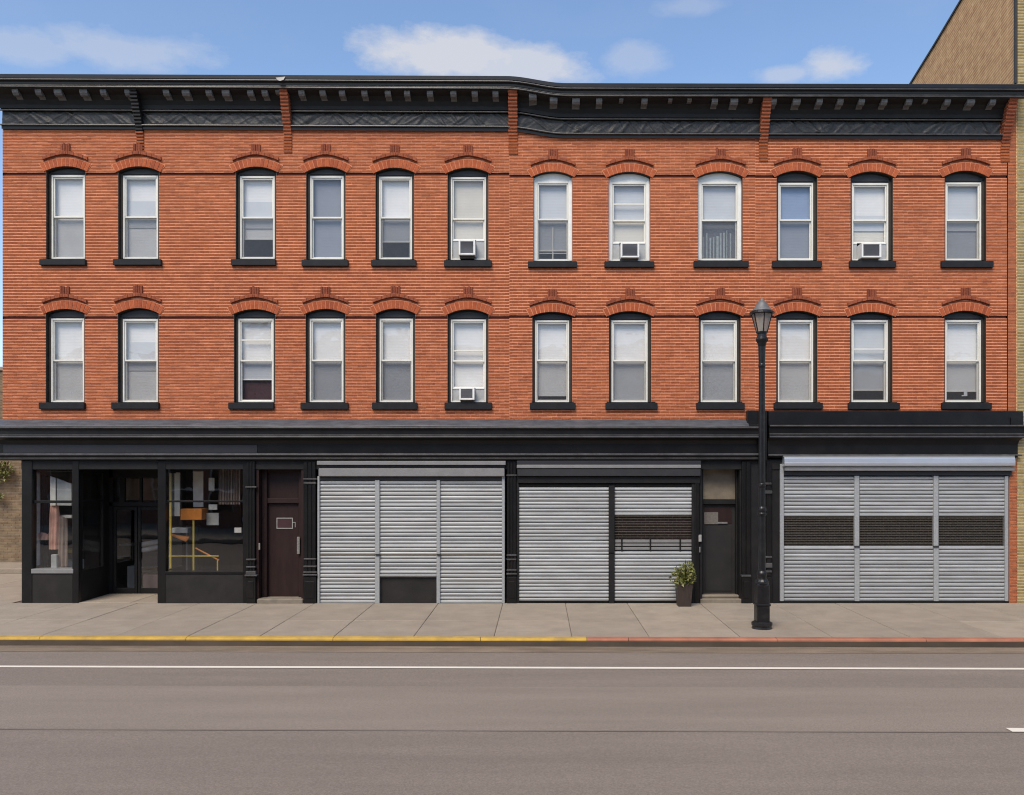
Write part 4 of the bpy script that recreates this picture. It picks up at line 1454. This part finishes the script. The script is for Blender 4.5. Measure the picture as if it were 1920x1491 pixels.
# shutter three
s3 = empty('roller_shutter', (PX(1680), 0, 0), bld)
ob('back_panel', MB().pbox(1464, 1889, 866, GZ, 0.10, 0.13), M['dark'], s3)
ob('hood_trim', MB().pbox(1469, 1903, 854.5, 857.2, -0.14, 0.08, 0.003), M['greyhood'], s3)
hp = [(0.0, 857.5), (0.165, 857.6), (0.185, 860), (0.19, 866.5), (0.187, 867.5), (0.192, 868.5), (0.185, 873), (0.16, 874.6), (0.0, 874.6)]
ob('shutter_hood', MB().extrude(prof_px(hp), [(PX(1471, -.19), 0), (PX(1904, -.19), 0)]), M['hoodsteel'], s3)
ob('hood_lip', MB().pbox(1472, 1903, 875.2, 883.0, -0.14, 0.08, 0.008), M['greyhood'], s3)
ob('head_rail', MB().pbox(1471, 1897, 883.5, 891.5, -0.05, 0.08, 0.004), M['darkhood'], s3)
for (a, b) in ((1602.5, 1611.5), (1751, 1760)):
    ob('mullion_post', MB().pbox(a, b, 892, 1024, -0.03, 0.06, 0.006), M['steel2'], s3)
    ob('mullion_post', MB().pbox(a + .5, b + .5, 1026, 1127.5, -0.03, 0.06, 0.006), M['steel2'], s3)
    ob('locking_pin', MB().pbox(a - 0.5, b + 1, 1023.5, 1026.8, -0.05, -0.02, 0.003), M['darkhood'], s3)
for (a, b) in ((1463, 1470), (1885, 1891)):
    ob('guide_rail', MB().pbox(a, b, 870 if a < 1500 else 893, 1127.5, -0.03, 0.08, 0.006), M['steel2'], s3)
for (a, b) in ((1470, 1602.5), (1611.5, 1751), (1760, 1885)):
    curtain(s3, a, b, 892.5, 1127, 6.85, YS, ((966.5, 1020.5),))
    rods(s3, a, b, 967, 1020, 0.03, 0.033, 14, r=0.0048)
ob('threshold', MB().box(PX(1463), PX(1891), -0.01, 0.1, 0.0, PZ(1127.6)), M['dark'], s3)

# brick pier at the right of the last shutter: every brick a piece
pr_, pm, pier_list = MB(), MB(), []
brick_wall(pr_, pm, PX(1892.5), PX(1919), 0.0, PZ(866), None, (), 0.05, y=-0.012, singles=pier_list, single_rows=tuple(range(100)), course=0.0655)
pier = empty('brick_pier', (PX(1905), 0, 0), bld)
ob('mortar', pm, M['end_mortar'], pier)
for mb in pier_list[:120]:
    ob('brick', mb, M['end_brick'], pier)
ob('pier_core', MB().box(PX(1892), PX(1919.5), -0.006, 0.3, 0, PZ(862)), M['end_mortar'], pier)

# ------------------------------------------------------------------ air conditioners in the windows
lab = {'w6': 'white air conditioner in the top floor window left of the brick seam', 'w8': 'white air conditioner in a white framed top floor window with an extra glazing bar',
       'w11': 'white air conditioner in the top floor window between the street lamp and the last window', 'v6': 'smaller air conditioner in a middle floor window left of the brick seam'}
for (ac, xa, xb, zs, ztop, sty) in ACS:
    yf = -0.14
    a, b, t, bt = ac
    X0, X1, Z1, Z0 = PX(a, yf), PX(b, yf), PZ(t, yf), PZ(bt, yf)
    r_ = empty('air_conditioner', ((X0 + X1) / 2, 0, Z0), label=lab[sty], cat='air conditioner', group='air conditioners in the upper windows')
    cs = MB()
    cs.box(X0, X0 + 0.035, yf, 0.45, Z0, Z1, 0.006)
    cs.box(X1 - 0.04, X1, yf, 0.45, Z0, Z1, 0.006)
    cs.box(X0 + 0.035, X1 - 0.04, yf, 0.45, Z1 - 0.03, Z1, 0.006)
    cs.box(X0 + 0.035, X1 - 0.04, yf, 0.45, Z0, Z0 + 0.035, 0.006)
    ob('casing', cs, M['acw'], r_)
    gr = MB()
    gr.box(X0 + 0.036, X1 - 0.041, yf + 0.04, yf + 0.06, Z0 + 0.036, Z1 - 0.031)
    ob('coil', gr, M['acg'], r_)
    n = 11
    fn = MB()
    for k in range(n):
        z = Z0 + 0.05 + (Z1 - Z0 - 0.09) * k / (n - 1)
        fn.box(X0 + 0.036, X1 - 0.041, yf + 0.012, yf + 0.038, z - 0.003, z + 0.003)
    ob('grille', fn, M['acg'], r_)
    for (p, q) in ((xa + 0.004, X0 - 0.004), (X1 + 0.004, xb - 0.004)):
        if q - p > 0.03:
            m_ = MB()
            m_.box(p, q, 0.135, 0.15, zs + 0.01, ztop - 0.03)
            nn = max(2, int((q - p) / 0.02))
            for k in range(nn):
                xx = p + (q - p) * (k + 0.5) / nn
                m_.box(xx - 0.003, xx + 0.003, 0.128, 0.135, zs + 0.01, ztop - 0.03)
            ob('side_panel', m_, M['acp'], r_)
            ob('top_rail', MB().box(p, q, 0.12, 0.16, ztop - 0.03, ztop, 0.004), M['acw'], r_)
    ob('support', MB().box(X0 + 0.02, X1 - 0.03, -0.06, 0.12, PZ(bt + 7.0, -0.06) , Z0 - 0.002, 0.004), M['jamb'], r_)

# a white box standing inside a window
it = MB().box(PX(1807, .2), PX(1813.5, .2), 0.19, 0.20, PZ(743, .2), PZ(731, .2), 0.004)
it.box(PX(1803, .2), PX(1807, .2), 0.192, 0.20, PZ(743, .2), PZ(741, .2))
ob('card', it, M['b_white'], label='small white card standing behind the glass of the middle floor end window', cat='card')

# ------------------------------------------------------------------ things in the corner shop
yf = 0.62
fr_ = empty('pipe_stand', (PX(350, yf), yf, 0.0), label='yellow painted pipe stand with a slanting brace inside the big shop window', cat='frame')
ob('post', MB().tube((PX(320, yf), yf, 0.0), (PX(320, yf), yf, PZ(878, yf)), 0.026, 10), M['yframe'], fr_)
ob('post', MB().tube((PX(363, yf), yf, 0.0), (PX(363, yf), yf, PZ(964, yf)), 0.022, 10), M['yframe'], fr_)
ob('rail', MB().tube((PX(312, yf), yf, PZ(1043, yf)), (PX(410, yf), yf, PZ(1043, yf)), 0.014, 8), M['yframe'], fr_)
ob('brace', MB().tube((PX(366, yf), yf + .02, PZ(1028, yf)), (PX(410, yf), yf + .02, PZ(1051, yf)), 0.018, 8), M['orange'], fr_)
ob('post', MB().tube((PX(408, yf), yf, 0.0), (PX(408, yf), yf, PZ(1051, yf)), 0.016, 8), M['yframe'], fr_)
ob('display_box', MB().box(PX(340, yf), PX(380, yf), yf - 0.05, yf + 0.30, PZ(975, yf), PZ(954, yf), 0.008), M['orange'], label='orange box on top of the yellow pipe frame in the shop window', cat='box')
k = 0
for (a, b, t, bt, yy, lb) in ((327, 337, 886, 968, 0.75, 'tall narrow pale board behind the yellow frame, beside the shop entrance'), (362, 381, 884, 951, 0.95, 'wide pale board hanging behind the orange box in the shop'),
                            (391, 402, 896, 920, 0.8, 'small pale notice high on the wall of the corner shop'), (391, 407, 946, 956, 0.8, 'small pale sheet just under the glazing bar of the big shop window'),
                            (387, 410, 962, 985, 0.8, 'square grey board below the pale sheet in the shop window')):
    ob('display_board', MB().box(PX(a, yy), PX(b, yy), yy, yy + 0.03, PZ(bt, yy), PZ(t, yy), 0.004), M['board'] if k != 4 else M['acp'], label=lb, cat='board', group='boards inside the corner shop')
    k += 1
ob('shop_counter', MB().box(PX(318, 2.2), PX(352, 2.2), 2.2, 2.8, 0.01, PZ(992, 2.2), 0.01).box(PX(316, 2.15), PX(354, 2.15), 2.15, 2.85, PZ(992, 2.2), PZ(989, 2.2), 0.006), M['acp'],
   label='grey counter standing behind the yellow frame in the corner shop', cat='counter')


def garment(name, x0, x1, t, bt, y, mat, label, flare=1.0):
    mb = MB()
    nx, nz_ = 14, 10
    xc, hw = (x0 + x1) / 2, (x1 - x0) / 2
    for sgn in (-1, 1):
        pts = []
        for i in range(nz_ + 1):
            s_ = i / nz_
            pyy = t + (bt - t) * s_
            wd = hw * (0.78 + 0.22 * min(1, s_ * 4) * flare)
            for k_ in range(nx + 1):
                u = -1 + 2 * k_ / nx
                fold = 0.02 * math.sin(u * 9 + s_ * 2 + x0) * (0.3 + s_)
                th = 0.06 * math.sqrt(max(0, 1 - u * u))
                drop = 0.05 * abs(u) ** 2 * (1 - s_)
                pts.append((PX(xc + wd * u, y), y + sgn * (th + 0.004) + fold, PZ(pyy, y) - drop))
        fs = []
        for i in range(nz_):
            for k_ in range(nx):
                q = (i * (nx + 1) + k_, i * (nx + 1) + k_ + 1, (i + 1) * (nx + 1) + k_ + 1, (i + 1) * (nx + 1) + k_)
                fs.append(q if sgn > 0 else q[::-1])
        mb.poly(pts, fs)
    ob(name, mb, mat, smooth=True, label=label, cat='clothing', group='clothes hanging in the small shop window')


rr = empty('clothes_rail', (PX(98, .6), .6, 0), label='dark clothes rail across the small shop window', cat='rail')
ob('rail', MB().tube((PX(58, .6), .6, PZ(884, .6)), (PX(140, .6), .6, PZ(884, .6)), 0.014), M['metal'], rr)
ob('post', MB().tube((PX(141, .6), .6, 0.0), (PX(141, .6), .6, PZ(884, .6)), 0.014), M['metal'], rr)
ob('post', MB().tube((PX(57, .6), .6, 0.0), (PX(57, .6), .6, PZ(884, .6)), 0.014), M['metal'], rr)
garment('coat', 76, 92, 890, 1066, 0.50, M['cloth1'], 'long black coat hanging in the small shop window', 0.6)
garment('shirt', 93, 112, 945, 1030, 0.40, M['cloth2'], 'pink shirt hanging beside the long black coat')
garment('jacket', 108, 128, 968, 1062, 0.45, M['cloth4'], 'brown jacket hanging beside the pink shirt')
garment('sheet', 62, 76, 884, 1060, 0.42, M['cloth3'], 'pale grey garment hanging in the corner of the small shop window', 0.4)
garment('scarf', 66, 96, 998, 1012, 0.44, M['cloth2'], 'pink cloth folded across the long black coat', 0.2)

def inside(name, x0, x1, t, bt, yy, dep, mat, label, cat, extra=None):
    """a plain piece of shop stock standing or hanging behind the glass"""
    mb_ = MB().box(PX(x0, yy), PX(x1, yy), yy, yy + dep, PZ(bt, yy), PZ(t, yy), min(0.012, dep * 0.2))
    if extra:
        extra(mb_)
    return ob(name, mb_, mat, label=label, cat=cat)


# grey folding panels in the small window: three leaves with a sloping top
pn = empty('folding_panel', (PX(114, .3), .3, PZ(945, .3)), label='pale grey folding panel with a sloping top high in the small shop window', cat='panel')
for k_, (a_, b_) in enumerate(((94, 104), (105, 121), (122, 134))):
    za = PZ(893 + (a_ - 94) * 0.36, .3)
    zb_ = PZ(893 + (b_ - 94) * 0.36, .3)
    dy = 0.03 * (k_ % 2)
    ob('leaf_panel', MB().prism([(PX(a_, .3), PZ(948, .3)), (PX(b_, .3), PZ(948, .3)), (PX(b_, .3), zb_), (PX(a_, .3), za)], 0.3 + dy, 0.33 + dy), M['acp'] if k_ else M['board'], pn)
inside('stack', 110, 134, 966, 972, 0.5, 0.25, M['board'], 'stack of pale folded cloth on the rail side of the small shop window', 'cloth')
inside('ledge', 62, 134, 1066.5, 1070, 0.16, 0.22, M['board'], 'pale window ledge along the foot of the small shop window', 'ledge')
inside('bag', 95, 106, 1040, 1066, 0.3, 0.12, M['acp'], 'small grey bag standing on the pale ledge below the pink shirt', 'bag')
# stock and reflection stand-ins seen through the entrance
inside('shelf', 222, 256, 1021, 1023.5, 2.6, 0.5, M['acp'], 'grey shelf behind the first glass door of the shop', 'shelf')
inside('cabinet', 238, 258, 1062, 1106, 2.2, 0.5, M['acp'], 'pale grey cabinet low behind the first glass door', 'cabinet')
inside('crate', 268, 300, 1078, 1106, 1.75, 0.4, material('mauve_crate', (0.30, 0.20, 0.20), rough=0.8, vary=0.1), 'mauve crate on the floor behind the second glass door', 'crate')
rl = MB()
for k_ in range(3):
    rl.tube((PX(262, 1.8), 1.85 + 0.12 * (k_ % 2), PZ(1034 - 6 * k_, 1.8)), (PX(306, 1.8), 1.95 + 0.1 * (k_ % 2), PZ(1024 - 5 * k_, 1.8)), 0.055, 10)
ob('reflection_roll', rl, M['cloth3'], label='heap of three pale rolls standing in for a car reflection behind the second glass door', cat='cloth')  # solid rolls shaped after a car-like silver reflection in the door glass
inside('crate_table', 262, 306, 1036, 1075, 1.8, 0.5, M['cloth1'], 'black table under the pale reflection rolls behind the second glass door', 'table')
inside('back_panel', 232, 300, 897, 938, 2.4, 0.05, material('tan_reflection', (0.42, 0.33, 0.25), rough=0.8, vary=0.3, scale=2), 'tan panel standing in for a reflection high behind the transom panes of the shop entrance', 'panel')  # added board giving the transom panes their tan reflection as a solid colour
# stock seen through the return pane
inside('folded_cloth', 112, 140, 1031, 1037, 0.62, 0.35, M['yframe'], 'folded yellow cloth seen through the narrow return pane', 'cloth')
inside('cushion', 108, 140, 1052, 1070, 0.62, 0.4, M['cloth3'], 'pale cushion low behind the narrow return pane', 'cushion')
# behind the big pane
inside('bench', 322, 352, 990, 1000, 0.8, 0.4, M['acp'], 'grey bench top behind the yellow pipe stand', 'bench')
pk = MB()
for k_ in range(4):
    a_ = Vector((PX(322, .7), 0.72 + 0.05 * k_, PZ(1003 + k_, .7)))
    b__ = Vector((PX(348, .7), 0.76 + 0.05 * k_, PZ(1015 - 2 * k_, .7)))
    pk.tube(a_, b__, 0.028, 6)
ob('timber', pk, M['orange'], label='bundle of orange timber leaning under the grey bench in the shop window', cat='timber')
cu = MB()
xs_ = [PX(410 + 1.4 * i, .5) for i in range(30)]
for i in range(29):
    y_a, y_b = 0.5 + 0.03 * math.sin(i * 1.7), 0.5 + 0.03 * math.sin((i + 1) * 1.7)
    cu.quad((xs_[i], y_a, PZ(946, .5)), (xs_[i + 1], y_b, PZ(946, .5)), (xs_[i + 1], y_b, PZ(878, .5)), (xs_[i], y_a, PZ(878, .5)))
ob('short_curtain', cu, M['cloth4'], label='short grey brown curtain across the upper corner of the big shop window', cat='curtain')

# ------------------------------------------------------------------ street lamp
LY = -2.86
LX = PX(1428.5, LY)
lz = lambda py: PZ(py, LY)
lr = lambda px: px * (D + LY) / (D * PXM)
lamp = empty('street_lamp', (LX, LY, 0), label='tall black lantern street lamp on the pavement in front of the black pilasters', cat='street lamp')
mb = MB()
mb.lathe(LX, LY, [(lr(20.5), 0.0), (lr(20.8), lz(1181)), (lr(18.5), lz(1178)), (lr(17.6), lz(1174)), (lr(19.3), lz(1171.5)), (lr(19.2), lz(1167)), (lr(14), lz(1164))], 24)
ob('base', mb, M['iron'], lamp, smooth=False)
pe = MB()
hw = lr(12.2)
pe.box(LX - hw, LX + hw, LY - hw, LY + hw, lz(1166), lz(1094), 0.02)
pe.lathe(LX, LY, [(lr(13.5), lz(1094.5)), (lr(13.2), lz(1090)), (lr(11), lz(1086)), (lr(8), lz(1084))], 16)
pe.box(LX - hw - 0.012, LX + hw + 0.012, LY - hw - 0.012, LY + hw + 0.012, lz(1135), lz(1131), 0.005)
ob('pedestal', pe, M['iron'], lamp)
sh = MB()
sh.lathe(LX, LY, [(lr(8), lz(1085)), (lr(8.4), lz(1080)), (lr(9.5), lz(1077)), (lr(9.5), lz(1074)), (lr(7), lz(1070)), (lr(6.6), lz(968)), (lr(8.5), lz(966)), (lr(8.6), lz(963)), (lr(7.2), lz(961)), (lr(8.4), lz(957)),
                  (lr(8.2), lz(953)), (lr(6.5), lz(950)), (lr(6.3), lz(915)), (lr(7.6), lz(912)), (lr(7.6), lz(908)), (lr(6.2), lz(906)), (lr(5.7), lz(690)), (lr(6.6), lz(687)), (lr(6.6), lz(684)), (lr(5.9), lz(682)),
                  (lr(6.4), lz(668)), (lr(6.9), lz(650)), (lr(8.6), lz(643)), (lr(11.5), lz(639)), (lr(12.0), lz(636.5)), (lr(9), lz(632)), (lr(8.2), lz(625))], 18)
ob('shaft', sh, M['iron'], lamp, smooth=False)
la = empty('lantern', (LX, LY, lz(625)), lamp)
c6 = 6
ob('lantern_glass', MB().lathe(LX, LY, [(lr(9.5), lz(624)), (lr(19.0), lz(589))], c6, rot=R(90)), M['lampglass'], la)
ribs = MB()
for k in range(c6):
    an = R(90) + 2 * math.pi * k / c6
    ribs.tube((LX + lr(9.8) * math.cos(an), LY + lr(9.8) * math.sin(an), lz(624)), (LX + lr(19.3) * math.cos(an), LY + lr(19.3) * math.sin(an), lz(589)), 0.010, 6)
ribs.lathe(LX, LY, [(lr(10.4), lz(625.5)), (lr(10.8), lz(622.5)), (lr(9), lz(622))], 12)
ob('lantern_rib', ribs, M['iron'], la)
ob('lamp_bulb', MB().lathe(LX, LY, [(0.02, lz(622)), (0.03, lz(616)), (0.045, lz(608)), (0.04, lz(602)), (0.012, lz(598))], 12), M['plate'], la, smooth=True)
ob('cap_rim', MB().lathe(LX, LY, [(lr(18.5), lz(589.5)), (lr(23.5), lz(588.5)), (lr(23), lz(586)), (lr(20), lz(583.5))], 18), M['iron'], la)
ob('lamp_cap', MB().lathe(LX, LY, [(lr(22.2), lz(585.8)), (lr(18), lz(582)), (lr(14), lz(577.5)), (lr(10), lz(570)), (lr(6.5), lz(565.5)), (lr(3.2), lz(563)), (lr(2.6), lz(560.5)), (lr(0.6), lz(559.5))], 18), M['cap'], la, smooth=True)

# ------------------------------------------------------------------ potted plant
PY = -0.35
plx = PX(1282, PY)
pp = empty('potted_plant', (plx, PY, 0), label='yellow green leafy plant in a tall brown square pot beside the grey street door', cat='potted plant')
pot = MB()
wt, wb = 14.5 * (D + PY) / (D * PXM), 11.5 * (D + PY) / (D * PXM)
z1 = PZ(1094, PY)
pts = []
for (hw_, z) in ((wb, 0.0), (wt, z1), (wt - 0.02, z1), (wt - 0.03, z1 - 0.05)):
    pts += [(plx - hw_, PY - hw_, z), (plx + hw_, PY - hw_, z), (plx + hw_, PY + hw_, z), (plx - hw_, PY + hw_, z)]
fs = [(3, 2, 1, 0), (12, 13, 14, 15)]
for lv in range(3):
    for i in range(4):
        j = (i + 1) % 4
        fs.append((lv * 4 + i, lv * 4 + j, lv * 4 + 4 + j, lv * 4 + 4 + i))
pot.poly(pts, fs)
ob('pot', pot, M['pot'], pp)


def foliage(center, rad, n, size, rs, squash=1.0):
    mb = MB()
    r_ = random.Random(rs)
    for _ in range(n):
        while True:
            p = Vector((r_.uniform(-1, 1), r_.uniform(-1, 1), r_.uniform(-1, 1)))
            if 0.12 < p.length < 1 and mnoise.noise(p * 2.1 + Vector((rs, 0, 0))) > -0.22:
                break
        c = Vector(center) + Vector((p.x * rad[0], p.y * rad[1], p.z * rad[2]))
        d = (p + Vector((r_.uniform(-.6, .6), r_.uniform(-.6, .6), r_.uniform(-.3, .9)))).normalized()
        u = d.orthogonal().normalized()
        u.rotate(__import__('mathutils').Quaternion(d, r_.uniform(0, 6.28)))
        nrm = d.cross(u)
        s_ = size * r_.uniform(0.6, 1.3)
        a = c - d * s_ * 0.5
        m_ = c + nrm * s_ * 0.12
        t_ = c + d * s_ * 0.55 - nrm * s_ * 0.1
        mb.poly([a, m_ + u * s_ * 0.24, t_, m_ - u * s_ * 0.24, m_ + nrm * -s_ * 0.05], [(0, 1, 4), (1, 2, 4), (2, 3, 4), (3, 0, 4)])
    return mb


fo = foliage((plx - 0.02, PY, PZ(1083, PY)), (0.27, 0.24, 0.22), 330, 0.10, 3)
f2 = foliage((plx + 0.06, PY, PZ(1068, PY)), (0.15, 0.15, 0.17), 200, 0.075, 5)
fo.poly(f2.v, f2.f)
f3 = foliage((plx + 0.0, PY, PZ(1098, PY)), (0.18, 0.16, 0.12), 160, 0.08, 8)
fo.poly(f3.v, f3.f)
ob('foliage', fo, M['leaf'], pp)
stm = MB()
for k in range(9):
    an = k * 0.7
    stm.tube((plx + 0.04 * math.cos(an), PY + 0.04 * math.sin(an), z1 - 0.05), (plx + 0.17 * math.cos(an), PY + 0.15 * math.sin(an), z1 + 0.28 + 0.04 * (k % 3)), 0.006, 5)
ob('stem', stm, M['stem'], pp)

# ------------------------------------------------------------------ the olive brick neighbour at the right
nbx = PX(1906.5)
nbr = empty('brick_building', (nbx + 3, 0, 0), label='taller olive yellow brick building at the right end with a bare brown side wall', cat='building')
ob_, om = MB(), MB()
brick_wall(ob_, om, nbx, nbx + 8, 0.0, 15.2, None, (), 0.04, y=-0.02)
ob('mortar', om, M['olive_mortar'], nbr)
ob('brickwork', ob_, M['olive_brick'], nbr, kind='stuff')
ob('front_wall', MB().box(nbx + 0.05, nbx + 8, 0.0, 0.3, 0, 15.2), M['olive_brick'], nbr)
xw = PX(1904.5)
q = lambda y, z: (xw, y, z)
sidew = MB().poly([q(-0.01, 0.0), q(30, 0.0), q(30, 6.2 + ZC), q(5.1, 10.32 + ZC), q(3.7, 10.67 + ZC), q(-0.01, 11.7 + ZC)], [(0, 5, 4, 3, 2, 1)])
sidew.box(xw + 0.003, nbx + 0.05, -0.012, 0.3, 0.0, 14.4)
m = material('brown_side_brick', (0.30, 0.18, 0.10), rough=0.9, spec=0.2, vary=0.2, scale=3)
t = m.node_tree
geo = t.nodes.new('ShaderNodeNewGeometry')
sx = t.nodes.new('ShaderNodeSeparateXYZ')
t.links.new(geo.outputs['Position'], sx.inputs[0])
cb_ = t.nodes.new('ShaderNodeCombineXYZ')
t.links.new(sx.outputs['Y'], cb_.inputs[0])
sh_ = t.nodes.new('ShaderNodeMath')
sh_.operation = 'MULTIPLY_ADD'
sh_.inputs[1].default_value = 0.27
t.links.new(sx.outputs['Y'], sh_.inputs[0])
t.links.new(sx.outputs['Z'], sh_.inputs[2])
t.links.new(sh_.outputs[0], cb_.inputs[1])
bt_ = t.nodes.new('ShaderNodeTexBrick')
bt_.inputs['Scale'].default_value = 1.0
bt_.inputs['Brick Width'].default_value = 0.6
bt_.inputs['Row Height'].default_value = 0.075
bt_.inputs['Mortar Size'].default_value = 0.012
bt_.inputs['Color1'].default_value = (0.45, 0.235, 0.11, 1)
bt_.inputs['Color2'].default_value = (0.54, 0.30, 0.145, 1)
bt_.inputs['Mortar'].default_value = (0.68, 0.44, 0.23, 1)
t.links.new(cb_.outputs[0], bt_.inputs['Vector'])
nn_ = t.nodes.new('ShaderNodeTexNoise')
nn_.inputs['Scale'].default_value = 5
t.links.new(cb_.outputs[0], nn_.inputs['Vector'])
mx_ = t.nodes.new('ShaderNodeMixRGB')
mx_.blend_type = 'OVERLAY'
mx_.inputs[0].default_value = 0.5
t.links.new(bt_.outputs['Color'], mx_.inputs[1])
t.links.new(nn_.outputs['Fac'], mx_.inputs[2])
t.links.new(mx_.outputs[0], t.nodes['Principled BSDF'].inputs['Base Color'])
ob('side_wall', sidew, m, nbr)
cp = MB()
prev = None
for (yy, zz) in ((-0.01, 11.7 + ZC), (3.7, 10.67 + ZC), (5.1, 10.32 + ZC), (30, 6.2 + ZC)):
    if prev:
        cp.poly([(xw - 0.03, prev[0], prev[1]), (xw + 8, prev[0], prev[1]), (xw + 8, yy, zz), (xw - 0.03, yy, zz), (xw - 0.03, prev[0], prev[1] - 0.06), (xw - 0.03, yy, zz - 0.06)], [(0, 1, 2, 3), (0, 3, 5, 4)])
    prev = (yy, zz)
ob('coping', cp, M['jamb'], nbr)
ob('downspout', MB().box(xw - 0.03, xw + 0.02, -0.035, 0.02, PZ(157), 15.2), M['jamb'], nbr)

# ------------------------------------------------------------------ the tan brick building on the side street
TY = 6.72
tb = empty('tan_brick_building', (-18, TY, 0), label='low tan brick building behind the corner across the side street', cat='building')
b_, m_ = MB(), MB()
tx0, tx1 = -18.6, -12.0
brick_wall(b_, m_, tx0, tx1, 0.1, 5.6, None, (), 0.0, y=TY, course=0.075, proud=0.008, blen=0.22)
ob('mortar', m_, M['tanmortar'], tb)
ob('brickwork', b_, M['tan'], tb, kind='stuff')
ob('wall', MB().box(-40, tx0, TY, TY + 6, 0, 5.6).box(tx0, tx1, TY + 0.01, TY + 6, 0, 5.6), M['tan'], tb)
ob('coping', MB().box(-40, tx1 + 0.05, TY - 0.06, TY + 6, 5.6, 5.72, 0.02), M['concrete'], tb)
cr_ = empty('climbing_plant', (PX(6, TY - .2), TY - 0.15, PZ(905, TY)), label='green climbing plant on the tan brick wall just below the shop cornice end', cat='plant')
ff = foliage((PX(8, TY), TY - 0.2, PZ(884, TY)), (0.42, 0.16, 0.33), 260, 0.11, 11)
f2 = foliage((PX(3, TY), TY - 0.2, PZ(930, TY)), (0.20, 0.12, 0.12), 70, 0.10, 12)
ff.poly(f2.v, f2.f)
f3 = foliage((PX(-30, TY), TY - 0.2, PZ(880, TY)), (0.6, 0.16, 0.6), 300, 0.11, 13)
ff.poly(f3.v, f3.f)
ob('foliage', ff, M['leaf'], cr_)
sb = MB()
sb.tube((PX(-20, TY), TY - 0.06, 0.13), (PX(-14, TY), TY - 0.06, PZ(900, TY)), 0.03, 6)
sb.tube((PX(-14, TY), TY - 0.06, PZ(905, TY)), (PX(10, TY), TY - 0.12, PZ(880, TY)), 0.018, 6)
ob('stem', sb, M['stem'], cr_)

# ------------------------------------------------------------------ the row across the street, mirrored in shop glass, added unseen to cut horizon glare
M['stucco'] = material('added_row_stucco', (0.52, 0.50, 0.46), rough=0.9, vary=0.1, dirt=0.3, dirt_col=(0.36, 0.34, 0.31))
M['greystone'] = material('added_row_stone', (0.34, 0.33, 0.32), rough=0.9, vary=0.15)
M['redwall'] = material('added_row_red_brown', (0.26, 0.12, 0.08), rough=0.9, vary=0.15)
M['farglass'] = material('added_row_pane', (0.02, 0.022, 0.025), rough=0.1, spec=0.5)


def opposite(x0, x1, h, mat, label, nwin, trim):
    y = -23.5
    rt_ = empty('building', ((x0 + x1) / 2, y, 0), label=label, cat='building', group='buildings across the street')
    n = nwin
    st = (x1 - x0) / n
    wl = MB()
    levels = [0.0, 0.7, 2.9, 4.1, 5.9, 7.2, 9.0, 20]
    zs_ = [z for z in levels if z < h - 0.6]
    if len(zs_) % 2 == 0:
        zs_ = zs_[:-1]
    zs_.append(h)
    for i in range(0, len(zs_) - 1, 2):
        wl.box(x0, x1, y - 6, y, zs_[i], zs_[i + 1])
    for i in range(1, len(zs_) - 1, 2):
        for k in range(n):
            xa = x0 + k * st
            wl.box(xa, xa + st * 0.2, y - 0.4, y, zs_[i], zs_[i + 1])
            wl.box(xa + st * 0.8, xa + st, y - 0.4, y, zs_[i], zs_[i + 1])
    ob('wall', wl, mat, rt_)
    for i in range(1, len(zs_) - 1, 2):
        for k in range(n):
            xa = x0 + k * st
            wf = MB()
            a_, b_ = xa + st * 0.2, xa + st * 0.8
            wf.box(a_, a_ + 0.06, y - 0.2, y - 0.1, zs_[i], zs_[i + 1])
            wf.box(b_ - 0.06, b_, y - 0.2, y - 0.1, zs_[i], zs_[i + 1])
            zm_ = (zs_[i] + zs_[i + 1]) / 2
            wf.box(a_ + 0.06, b_ - 0.06, y - 0.2, y - 0.1, zm_ - 0.04, zm_ + 0.04)
            f_ = ob('window', wf, M['white'], rt_)
            ob('pane', MB().quad((b_, y - 0.22, zs_[i]), (a_, y - 0.22, zs_[i]), (a_, y - 0.22, zs_[i + 1]), (b_, y - 0.22, zs_[i + 1])), M['farglass'], f_)
    ob('cornice', MB().box(x0 - 0.05, x1 + 0.05, y + 0.002, y + 0.35, h - 0.45, h, 0.05), M[trim], rt_)


opposite(-26, -14.3, 8.2, M['redwall'], 'red brown building mirrored in the small window of the corner shop', 6, 'greystone')
opposite(-14.2, -6.1, 9.4, M['stucco'], 'added unseen pale stucco building mirrored in the big window of the corner shop', 4, 'stucco')
opposite(-6.0, 4.0, 8.6, M['greystone'], 'added unseen grey stone building across the street opposite the rolled down shutters', 5, 'stucco')
opposite(4.1, 14.0, 9.0, M['redwall'], 'red brown building across the street opposite the street lamp', 5, 'greystone')
opposite(14.1, 26.0, 8.0, M['stucco'], 'added unseen pale stucco building across the street beyond the last shutter', 6, 'greystone')
ob('sidewalk', MB().box(-60, 60, -23.5, -16.2, -0.15, 0.0, 0.03), M['concrete'], kind='structure')
